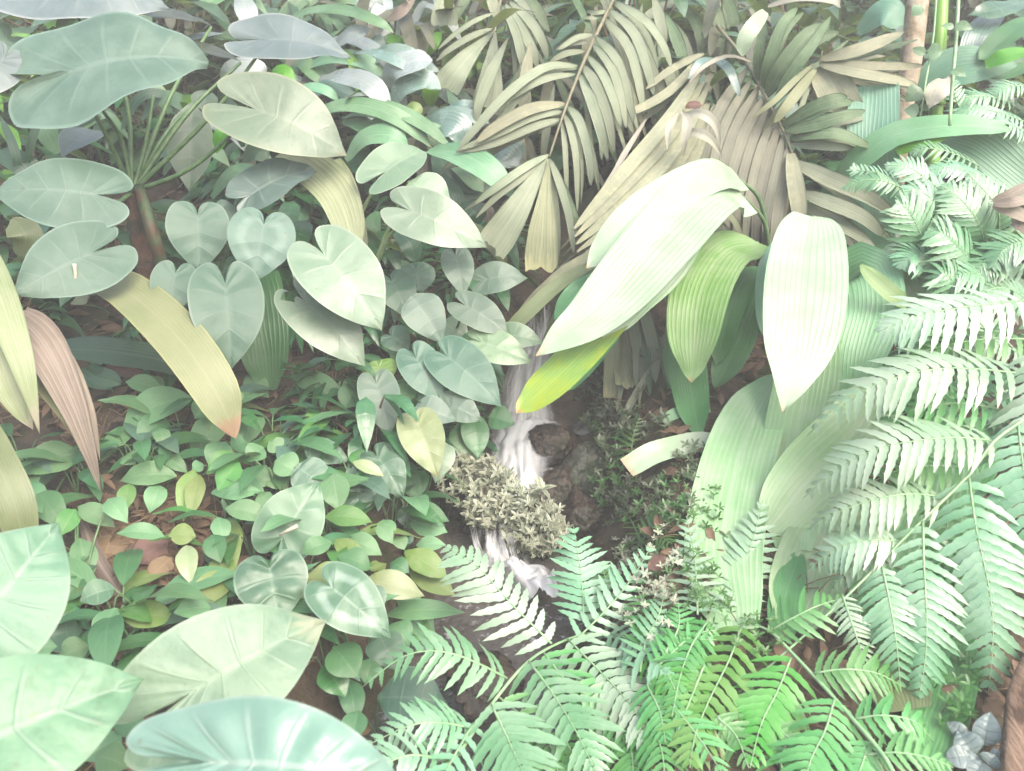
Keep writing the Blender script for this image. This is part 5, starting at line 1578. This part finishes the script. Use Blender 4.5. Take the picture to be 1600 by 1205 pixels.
DR = dict(droop=.35)
fern('spreading fern with pale mint fronds arched over the lower stream', (640, 1260, 1.4),
     [[None, (650, 1240, 1.5), (710, 1186, 1.56), (768, 1101, 1.66), (826, 1033, 1.78), (887, 999, 1.9), (940, 985, 2.0)]], [
         ([(792, 1060, 1.72), (745, 1036, 1.68), (690, 1018, 1.66), (630, 1026, 1.66), (566, 1074, 1.66)], 62, 20, None, dict(face=.46)),
         ([(734, 1137, 1.62), (690, 1130, 1.58), (640, 1134, 1.57), (564, 1170, 1.56)], 58, 18, None, dict(face=.46)),
         ([(862, 1006, 1.84), (800, 945, 1.88), (745, 885, 1.93), (692, 852, 1.98)], 78, 19, 'fern_white', dict(face=.6, asym=(1, .62))),
         ([(826, 1033, 1.76), (868, 1090, 1.66), (904, 1150, 1.58), (935, 1215, 1.52)], 78, 18, None, dict(face=.6)),
         ([(768, 1101, 1.64), (796, 1160, 1.56), (825, 1225, 1.48)], 84, 14, None, dict(face=.6)),
         ([(887, 999, 1.88), (944, 1056, 1.78), (990, 1108, 1.7), (1020, 1166, 1.64)], 76, 19, 'fern_white', dict(face=.6)),
         ([(912, 974, 1.96), (910, 920, 2.02), (904, 870, 2.08), (896, 822, 2.14)], 62, 18, None, dict(face=.65)),
         ([(938, 986, 1.98), (985, 1000, 1.92), (1020, 1030, 1.86), (1050, 1060, 1.8)], 62, 16, None, dict(face=.6)),
         ([(740, 1130, 1.62), (700, 1200, 1.52), (680, 1260, 1.46)], 60, 12, None, dict(face=.6)),
         ([(900, 1000, 1.92), (950, 950, 1.96), (990, 900, 2.0), (1020, 850, 2.06)], 54, 16, None, dict(face=.6)),
         ([(850, 1020, 1.82), (890, 1070, 1.76), (950, 1110, 1.72), (990, 1190, 1.64)], 64, 16, 'fern_green', dict(face=.6)),
         ([(700, 1190, 1.56), (650, 1180, 1.52), (610, 1190, 1.5), (570, 1220, 1.48)], 58, 15, None, dict(face=.46)),
         ([(780, 1090, 1.68), (850, 1150, 1.62), (870, 1200, 1.56), (880, 1240, 1.52)], 64, 14, 'fern_green', dict(face=.6))],
     'fern_mint', droop=.28)
fern('lime green fern arching to the bottom edge right of the stream fern', (1420, 1300, 1.4),
     [[None, (1400, 1215, 1.46), (1320, 1110, 1.6), (1237, 1020, 1.74), (1200, 985, 1.8), (1158, 972, 1.84), (1120, 965, 1.88)]], [
         ([(1160, 975, 1.84), (1140, 1030, 1.76), (1110, 1090, 1.68), (1086, 1150, 1.62), (1078, 1200, 1.58)], 74, 20, 'fern_lime', dict(face=.6)),
         ([(1237, 1025, 1.74), (1215, 1080, 1.66), (1190, 1130, 1.6), (1172, 1200, 1.52)], 74, 18, 'fern_lime', dict(face=.6)),
         ([(1304, 1092, 1.62), (1290, 1140, 1.56), (1266, 1190, 1.5), (1256, 1240, 1.46)], 70, 16, 'fern_green', dict(face=.6)),
         ([(1140, 950, 1.9), (1158, 900, 1.96), (1176, 846, 2.02), (1192, 782, 2.08)], 62, 20, 'fern_white', dict(face=.7)),
         ([(1090, 960, 1.9), (1088, 910, 1.96), (1084, 860, 2.02), (1072, 806, 2.08)], 56, 17, 'fern_white', dict(face=.7)),
         ([(1106, 970, 1.88), (1080, 1010, 1.82), (1062, 1060, 1.76), (1050, 1120, 1.7)], 56, 18, 'fern_green', dict(face=.6)),
         ([(1205, 985, 1.8), (1240, 965, 1.78), (1280, 946, 1.78), (1320, 934, 1.8)], 52, 14, 'fern_green', dict(face=.46)),
         ([(1272, 1052, 1.68), (1320, 1046, 1.66), (1370, 1052, 1.66), (1412, 1074, 1.68)], 56, 16, 'fern_green', dict(face=.46)),
         ([(1335, 1124, 1.58), (1380, 1118, 1.56), (1430, 1128, 1.56), (1458, 1160, 1.58)], 56, 14, 'fern_green', dict(face=.46)),
         ([(1352, 1180, 1.52), (1400, 1176, 1.5), (1450, 1184, 1.5), (1490, 1200, 1.5)], 46, 14, 'fern_green', dict(face=.46)),
         ([(1360, 1160, 1.54), (1345, 1200, 1.5), (1335, 1240, 1.46)], 56, 12, 'fern_green', dict(face=.6))],
     'fern_lime', droop=.28)
fern('tall pale fern with hanging fronds at the right edge', (1700, 700, 1.9),
     [[None, (1640, 620, 1.9), (1600, 655, 1.86), (1553, 690, 1.84), (1512, 744, 1.82), (1427, 827, 1.8), (1330, 925, 1.78), (1240, 1008, 1.76), (1145, 1090, 1.72)]], [
         ([(1600, 470, 2.06), (1540, 476, 2.02), (1470, 486, 2.0), (1420, 498, 2.0), (1370, 520, 2.02)], 78, 20, 'fern_white', dict(face=.46)),
         ([(1610, 586, 1.96), (1540, 578, 1.92), (1470, 576, 1.9), (1400, 590, 1.9), (1330, 622, 1.92), (1262, 680, 1.96)], 78, 26, 'fern_white', dict(face=.46)),
         ([(1556, 690, 1.86), (1500, 684, 1.83), (1440, 688, 1.82), (1370, 702, 1.83), (1310, 732, 1.86), (1256, 778, 1.9)], 72, 25, 'fern_white', dict(face=.46)),
         ([(1470, 776, 1.84), (1420, 772, 1.82), (1370, 780, 1.82), (1310, 800, 1.84), (1262, 828, 1.88)], 62, 20, 'fern_white', dict(face=.46)),
         ([(1404, 846, 1.81), (1360, 844, 1.8), (1310, 856, 1.82), (1262, 890, 1.86)], 54, 18, 'fern_white', dict(face=.46)),
         ([(1442, 815, 1.8), (1444, 890, 1.74), (1448, 960, 1.7), (1446, 1030, 1.68), (1434, 1096, 1.68)], 66, 24, 'fern_mint', dict(face=.75)),
         ([(1514, 745, 1.82), (1526, 830, 1.74), (1544, 910, 1.7), (1552, 990, 1.68), (1544, 1084, 1.68)], 84, 26, 'fern_mint', dict(face=.75)),
         ([(1378, 885, 1.78), (1390, 940, 1.73), (1400, 1000, 1.7), (1408, 1082, 1.69)], 54, 20, 'fern_mint', dict(face=.75)),
         ([(1316, 930, 1.78), (1330, 970, 1.74), (1346, 1020, 1.72), (1362, 1086, 1.72)], 30, 22, 'fern_white', dict(face=.8)),
         ([(1590, 660, 1.86), (1600, 740, 1.78), (1612, 840, 1.74), (1616, 940, 1.74)], 86, 20, 'fern_mint', dict(face=.75)),
         ([(1650, 540, 1.94), (1640, 640, 1.84), (1640, 740, 1.8)], 90, 18, 'fern_white', dict(face=.7)),
         ([(1600, 530, 2.04), (1540, 530, 2.02), (1480, 540, 2.0), (1420, 556, 2.02), (1380, 580, 2.04)], 60, 16, 'fern_green', dict(face=.4)),
         ([(1560, 640, 1.96), (1500, 630, 1.94), (1430, 640, 1.94), (1360, 670, 1.96)], 60, 16, 'fern_green', dict(face=.4)),
         ([(1500, 730, 1.9), (1450, 728, 1.88), (1400, 736, 1.88), (1340, 766, 1.9)], 56, 16, 'fern_green', dict(face=.4)),
         ([(1480, 780, 1.84), (1480, 860, 1.8), (1494, 930, 1.78), (1490, 1010, 1.76)], 60, 18, 'fern_green', dict(face=.75)),
         ([(1390, 850, 1.82), (1340, 880, 1.82), (1300, 920, 1.84)], 50, 12, 'fern_white', dict(face=.4)),
         ([(1350, 900, 1.8), (1372, 960, 1.78), (1384, 1020, 1.76)], 46, 14, 'fern_green', dict(face=.75))],
     'fern_white', droop=.32)
# thicket of small ferns at the upper right
rk = dict(face=.5)
fern('thicket fern with light mint fronds under the long arching leaf', (1470, 560, 2.7), [[None, (1460, 450, 2.5), (1440, 380, 2.4), (1420, 320, 2.38)]], [
    ([(1450, 420, 2.4), (1440, 370, 2.34), (1420, 330, 2.32), (1402, 318, 2.32)], 50, 14),
    ([(1480, 380, 2.4), (1470, 330, 2.36), (1440, 300, 2.34), (1412, 300, 2.34)], 40, 14),
    ([(1500, 330, 2.42), (1460, 290, 2.38), (1420, 262, 2.38), (1382, 258, 2.4)], 34, 16),
    ([(1420, 300, 2.4), (1385, 284, 2.38), (1350, 282, 2.4), (1314, 296, 2.42)], 26, 14),
    ([(1400, 282, 2.46), (1370, 270, 2.44), (1340, 266, 2.46), (1332, 260, 2.46)], 20, 10),
    ([(1470, 420, 2.38), (1446, 400, 2.34), (1424, 398, 2.32), (1410, 420, 2.32)], 44, 14),
    ([(1470, 440, 2.36), (1460, 410, 2.32), (1440, 400, 2.32), (1426, 440, 2.34)], 34, 12)], 'fern_mint', face=.55, droop=.3, dens=1.7, wf=.2)
fern('thicket fern leaning right with overlapping mint fronds', (1560, 560, 2.6), [[None, (1540, 470, 2.5), (1530, 400, 2.44), (1520, 330, 2.42)]], [
    ([(1530, 440, 2.36), (1510, 400, 2.3), (1480, 370, 2.28), (1450, 360, 2.3)], 50, 16),
    ([(1540, 400, 2.38), (1530, 350, 2.32), (1500, 310, 2.32), (1470, 290, 2.34)], 46, 16),
    ([(1560, 380, 2.38), (1560, 330, 2.34), (1540, 300, 2.34), (1510, 270, 2.36)], 40, 16),
    ([(1560, 450, 2.32), (1540, 430, 2.28), (1500, 430, 2.26), (1470, 460, 2.28)], 46, 16),
    ([(1600, 420, 2.34), (1570, 400, 2.3), (1540, 410, 2.28), (1510, 450, 2.28)], 50, 16),
    ([(1610, 470, 2.3), (1570, 450, 2.26), (1530, 460, 2.24), (1490, 500, 2.24)], 50, 16),
    ([(1640, 400, 2.3), (1600, 380, 2.26), (1570, 390, 2.26), (1550, 420, 2.26)], 50, 14),
    ([(1500, 470, 2.3), (1490, 440, 2.26), (1470, 430, 2.26), (1450, 470, 2.28)], 40, 12)], 'fern_mint', face=.55, droop=.3, dens=1.7, wf=.2)
fern('small whitish fern sprays around the hanging vine foot', (1560, 330, 3.0), [[None, (1550, 240, 2.8), (1530, 190, 2.76)]], [
    ([(1600, 190, 2.72), (1560, 176, 2.68), (1520, 170, 2.68), (1484, 182, 2.7)], 34, 15),
    ([(1580, 160, 2.74), (1540, 150, 2.7), (1510, 152, 2.7), (1484, 164, 2.72)], 28, 14),
    ([(1620, 140, 2.76), (1590, 134, 2.72), (1560, 142, 2.72), (1540, 160, 2.74)], 28, 12),
    ([(1610, 210, 2.7), (1580, 196, 2.66), (1550, 190, 2.66), (1520, 196, 2.68)], 30, 14),
    ([(1520, 200, 2.74), (1500, 170, 2.7), (1490, 140, 2.7), (1488, 114, 2.72)], 22, 12),
    ([(1530, 260, 2.6), (1490, 240, 2.56), (1450, 232, 2.56), (1420, 240, 2.58)], 26, 12),
    ([(1560, 290, 2.52), (1520, 270, 2.48), (1480, 262, 2.48), (1440, 270, 2.5)], 32, 14)], 'fern_mint', face=.5, droop=.3, dens=1.6, wf=.2)
fern('pale small fern beneath the upper right fern frond', (1500, 660, 2.5), [[None, (1500, 560, 2.3), (1490, 520, 2.26)]], [
    ([(1510, 560, 2.22), (1480, 530, 2.18), (1440, 520, 2.18), (1400, 540, 2.2)], 44, 14, 'fern_green'),
    ([(1540, 560, 2.2), (1540, 520, 2.16), (1520, 490, 2.16)], 44, 12),
    ([(1600, 560, 2.18), (1570, 540, 2.14), (1540, 540, 2.14), (1510, 560, 2.16)], 44, 12),
    ([(1500, 640, 2.2), (1470, 610, 2.18), (1430, 610, 2.18), (1390, 650, 2.2)], 50, 14, 'fern_green'),
    ([(1420, 720, 2.1), (1390, 700, 2.08), (1350, 710, 2.08), (1320, 740, 2.1)], 40, 14, 'fern_green')], 'fern_white', face=.5, droop=.3)
fern('dim fern low behind the lime fern fronds', (1000, 1130, 1.9), [], [
    ([(1000, 1120, 1.86), (1030, 1160, 1.8), (1040, 1220, 1.74)], 60, 12), ([(960, 1120, 1.9), (985, 1170, 1.82), (990, 1220, 1.76)], 60, 12),
    ([(1050, 1100, 1.86), (1090, 1150, 1.78), (1130, 1210, 1.7)], 50, 12), ([(1200, 1130, 1.8), (1240, 1160, 1.74), (1270, 1210, 1.7)], 50, 12),
    ([(880, 1150, 1.76), (900, 1190, 1.7), (910, 1230, 1.66)], 50, 10)], 'fern_green', face=.5, droop=.35, name='fern')
fern('soft green fern between the stream fern and the lime fern', (1010, 1080, 2.1), [], [
    ([(1000, 1010, 2.0), (1010, 970, 2.04), (1000, 930, 2.1), (985, 900, 2.14)], 44, 14), ([(1040, 1020, 1.98), (1060, 980, 2.02), (1060, 940, 2.06)], 44, 12),
    ([(1010, 1030, 1.96), (1040, 1050, 1.9), (1060, 1090, 1.86)], 44, 12, 'fern_lime'), ([(1060, 1010, 1.98), (1090, 990, 2.0), (1120, 985, 2.02)], 36, 10),
    ([(960, 960, 2.06), (950, 920, 2.1), (940, 880, 2.16)], 44, 12), ([(1100, 1040, 1.92), (1080, 1090, 1.86), (1060, 1140, 1.8)], 50, 12, 'fern_lime')], 'fern_green', face=.6, droop=.3)
fern('light green fern with crossed fronds in front of the pale mottled creeper', (1000, 1060, 2.05), [], [
    ([(960, 1040, 1.98), (950, 990, 2.02), (930, 940, 2.06), (925, 900, 2.1)], 50, 16, 'fern_mint'), ([(1000, 1050, 1.96), (1010, 1000, 1.98), (1030, 960, 2.02), (1040, 915, 2.08)], 46, 16, 'fern_mint'),
    ([(1020, 1050, 1.95), (1050, 1020, 1.95), (1080, 1000, 1.96), (1120, 1000, 1.98)], 46, 14), ([(1010, 1070, 1.9), (1030, 1110, 1.84), (1040, 1160, 1.78)], 50, 14),
    ([(960, 1060, 1.92), (950, 1100, 1.86), (960, 1150, 1.8)], 50, 14, 'fern_mint'), ([(1120, 1120, 1.8), (1150, 1150, 1.76), (1170, 1200, 1.7)], 46, 12), ([(1230, 1160, 1.66), (1220, 1190, 1.62), (1230, 1230, 1.58)], 46, 10),
    ([(900, 1120, 1.76), (930, 1090, 1.8), (960, 1080, 1.84)], 44, 10)], 'fern_green', face=.6, droop=.3)
fern('dark green fern on the right bank above the pale creeper', (1010, 860, 2.55), [], [
    ([(1000, 850, 2.46), (1020, 820, 2.42), (1040, 800, 2.42), (1076, 790, 2.44)], 32, 16), ([(1000, 850, 2.46), (990, 820, 2.42), (975, 800, 2.42), (960, 796, 2.44)], 26, 12),
    ([(1002, 852, 2.46), (1030, 840, 2.4), (1050, 850, 2.38)], 30, 10), ([(1000, 850, 2.45), (980, 850, 2.4), (960, 872, 2.38)], 28, 10, 'spath_lime' if False else None), ([(1000, 852, 2.45), (1010, 870, 2.4), (1020, 900, 2.36)], 26, 9)], 'fern_dark', face=.5, droop=.3, smat='stem')
fern('small dark fern in the hollow right of the waterfall', (985, 720, 2.85), [], [
    ([(985, 720, 2.78), (975, 680, 2.74), (960, 650, 2.74)], 30, 12), ([(985, 720, 2.78), (990, 680, 2.74), (1000, 650, 2.74)], 26, 12), ([(985, 720, 2.78), (965, 705, 2.74), (945, 700, 2.74)], 24, 10), ([(940, 676, 2.78), (932, 662, 2.76), (928, 656, 2.76)], 16, 6)], 'fern_dark', face=.5, droop=.3, smat='stem')

# ------------------------------------------------------------------ undergrowth and bushes filling the bank and the slope behind
def proto_bush(mat, n, rad, lw, shape, label, group, name='bush'):
    t = thing(name, Vector((0, 0, 0)), label, 'bush', group)
    ml, mst = MB(), MB()
    for k in range(n):
        a = random.uniform(0, 6.28)
        el = random.uniform(-.1, 1.3)
        rr = rad * random.uniform(.35, 1.05)
        c = Vector((math.cos(a) * math.cos(el) * rr, math.sin(a) * math.cos(el) * rr, math.sin(el) * rr * 1.15 + .12))
        dr = Vector((math.cos(a), math.sin(a), random.uniform(-.7, .5))).normalized()
        L = lw * random.uniform(.6, 1.3)
        N = (UP + dr * .4 + Vector((random.uniform(-.4, .4), random.uniform(-.4, .4), 0))).normalized()
        s = Spine([c, c + dr * L * .5 + UP * L * .08, c + dr * L - UP * L * random.uniform(0, .3)])
        leaf_into(ml, s, L * random.uniform(.28, .46) if shape != 'band' else L * .14, shape, N, fold=.15, ns=8, nv=2)
        if k % 4 == 0:
            tube_into(mst, [Vector((0, 0, -.08)), c * .5 + UP * .05, c], .008, .003, 4, 4)
    mst.build('stems', 'stem_brown', t)
    ml.build('foliage', mat, t)
    return t


def dup(r0, loc, rz, sc):
    r = r0.copy()
    COL.objects.link(r)
    r.location = loc
    r.rotation_euler = (0, 0, rz)
    r.scale = (sc, sc, sc)
    for ch in r0.children:
        c = ch.copy()
        COL.objects.link(c)
        c.parent = r
        for g in ch.children:
            e = g.copy()
            COL.objects.link(e)
            e.parent = c
    return r


protos = [
    (proto_bush('bush_a', 130, .5, .22, 'ellip', 'dim glossy bush in the thicket up the slope', 'dim bushes up the slope'), .55),
    (proto_bush('bush_b', 150, .5, .18, 'ovate', 'dim bush with smaller leaves in the thicket up the slope', 'dim small-leaved bushes up the slope'), .5),
    (proto_bush('bush_grey', 110, .5, .34, 'band', 'dim tangle of narrow grey-brown leaves in the thicket up the slope', 'dim narrow-leaved bushes up the slope'), .55),
    (proto_bush('bush_lime', 120, .45, .2, 'lance', 'yellow-green bush in the thicket up the slope', 'yellow-green bushes up the slope'), .5)]
first = [True] * 4
rs = random.Random(11)
for i in range(120):
    y = 3.75 + (i / 120) ** 1.3 * 6.0
    x = rs.uniform(-.75, .75) * y
    k = rs.choice((0, 1, 1, 0, 2, 3)) if x < .35 * y else rs.choice((0, 1, 2))
    sc = rs.uniform(.75, 1.25) * (1 + max(0, y - 5) * .12)
    loc = Vector((x, y, ground(x, y) - .03))
    if first[k]:
        first[k] = False
        protos[k][0].location = loc
        protos[k][0].scale = (sc, sc, sc)
    else:
        dup(protos[k][0], loc, rs.uniform(0, 6.28), sc)

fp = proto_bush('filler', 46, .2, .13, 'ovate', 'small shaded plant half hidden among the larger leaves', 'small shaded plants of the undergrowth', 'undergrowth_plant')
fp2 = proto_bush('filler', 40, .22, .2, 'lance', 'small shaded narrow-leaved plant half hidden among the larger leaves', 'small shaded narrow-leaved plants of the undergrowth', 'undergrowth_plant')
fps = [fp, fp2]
ff = [True, True]
spots = []
rs = random.Random(5)
for i in range(400):
    x, y = rs.uniform(-2.3, 2.3), rs.uniform(2.55, 4.1)
    if abs(x - lerp(MID, y)) < .42 + (.25 if y < 3.1 else 0):
        continue
    if x > 0 and y < 2.75:
        continue
    spots.append((x, y))
    if len(spots) > 75:
        break
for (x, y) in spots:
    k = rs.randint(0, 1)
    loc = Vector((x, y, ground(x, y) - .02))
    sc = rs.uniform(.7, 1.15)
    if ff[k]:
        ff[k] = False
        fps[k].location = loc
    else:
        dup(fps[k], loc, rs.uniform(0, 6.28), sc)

# low shaded plants in the gaps of the left bank
for px, py in ((560, 430), (600, 420), (640, 390), (690, 380), (735, 410), (600, 480), (560, 560), (720, 480), (760, 470), (680, 610), (640, 690), (430, 500), (300, 560), (240, 560), (620, 560), (700, 700), (520, 640), (580, 720), (470, 560), (760, 600), (1440, 640), (1500, 700), (1380, 620), (1560, 600)):
    q = G(px, py)
    q.z = ground(q.x, q.y) - .03
    dup(random.choice(fps), q, random.uniform(0, 6.28), random.uniform(.55, .8))

# seedlings of the ground cover, each its own plant
def proto_seedling(mats, n, L, label, group):
    t = thing('seedling', Vector((0, 0, 0)), label, 'plant', group)
    for k in range(n):
        a = 6.283 * k / n + random.uniform(-.4, .4)
        dr = Vector((math.cos(a), math.sin(a), 0))
        hgt = random.uniform(.06, .13)
        c = dr * random.uniform(.02, .05) + UP * hgt
        l = L * random.uniform(.7, 1.2)
        e = c + dr * l + UP * random.uniform(-.4, .25) * l
        N = (UP + dr * -.1 + Vector((random.uniform(-.2, .2), random.uniform(-.5, 0), 0))).normalized()
        sp = Spine([c, c.lerp(e, .5) + UP * l * .13, e])
        mb = MB()
        leaf_into(mb, sp, l * random.uniform(.29, .38), random.choice(('ellip', 'lance')), N, fold=.15, wave=.03, quilt=.01, nlat=7, ns=14, nv=3)
        o = mb.build('leaf', random.choice(mats), t)
        m2 = MB()
        tube_into(m2, [Vector((0, 0, -.01)), c * .6 + UP * .02, c], .0025, .0015, 5, 5)
        s = m2.build('petiole', 'stem', t)
        s.parent = o
    return t


kinds = [proto_seedling(('spath', 'spath_dark', 'spath'), 4, .165, 'low seedling with plain oval mid-green leaves in the ground cover', 'oval-leaved seedlings of the ground cover'),
         proto_seedling(('spath_dark', 'cal_dark', 'cal'), 4, .14, 'low seedling with dull dark leaves in the ground cover', 'dark-leaved seedlings of the ground cover'),
         proto_seedling(('spath', 'spath_bright', 'spath_lime'), 3, .125, 'low seedling with one bright leaf among green ones in the ground cover', 'bright-leaved seedlings of the ground cover')]
used = [False] * 3
rs = random.Random(21)
done = 0
while done < 62:
    px, py = rs.uniform(20, 690), rs.uniform(600, 1080)
    if 105 < px < 335 and 780 < py < 985:
        continue
    if py < 660 and px < 420 and rs.random() < .6:
        continue
    q = G(px, py)
    if abs(q.x - lerp(MID, q.y)) < .3:
        continue
    q.z = ground(q.x, q.y) - .005
    k = rs.choice((0, 0, 1, 1, 2))
    sc = rs.uniform(.75, 1.25)
    o = kinds[k]
    if used[k]:
        o = dup(o, q, rs.uniform(0, 6.28), sc)
    else:
        used[k] = True
        o.location = q
    done += 1

# ------------------------------------------------------------------ added haze volume, lifts the darks like a milky lens veil
hz = MB()
x0, x1, y0, y1, z0, z1 = -13.5, 13.5, -1.9, 19.5, -1.4, 13.0
vs = [Vector((x, y, z)) for z in (z0, z1) for y in (y0, y1) for x in (x0, x1)]
hz.add(vs, [(0, 2, 3, 1), (4, 5, 7, 6), (0, 1, 5, 4), (2, 6, 7, 3), (0, 4, 6, 2), (1, 3, 7, 5)], [(0, 0)] * 8)
ht_ = NT('haze')
vol = ht_.n('ShaderNodeVolumePrincipled')
vol.inputs['Color'].default_value = (.93, .96, .94, 1)
vol.inputs['Density'].default_value = .022
ht_.t.links.new(vol.outputs[0], ht_.out.inputs['Volume'])
MATS['haze'] = ht_.m
tag(hz.build('haze', 'haze', None, False), kind='stuff')
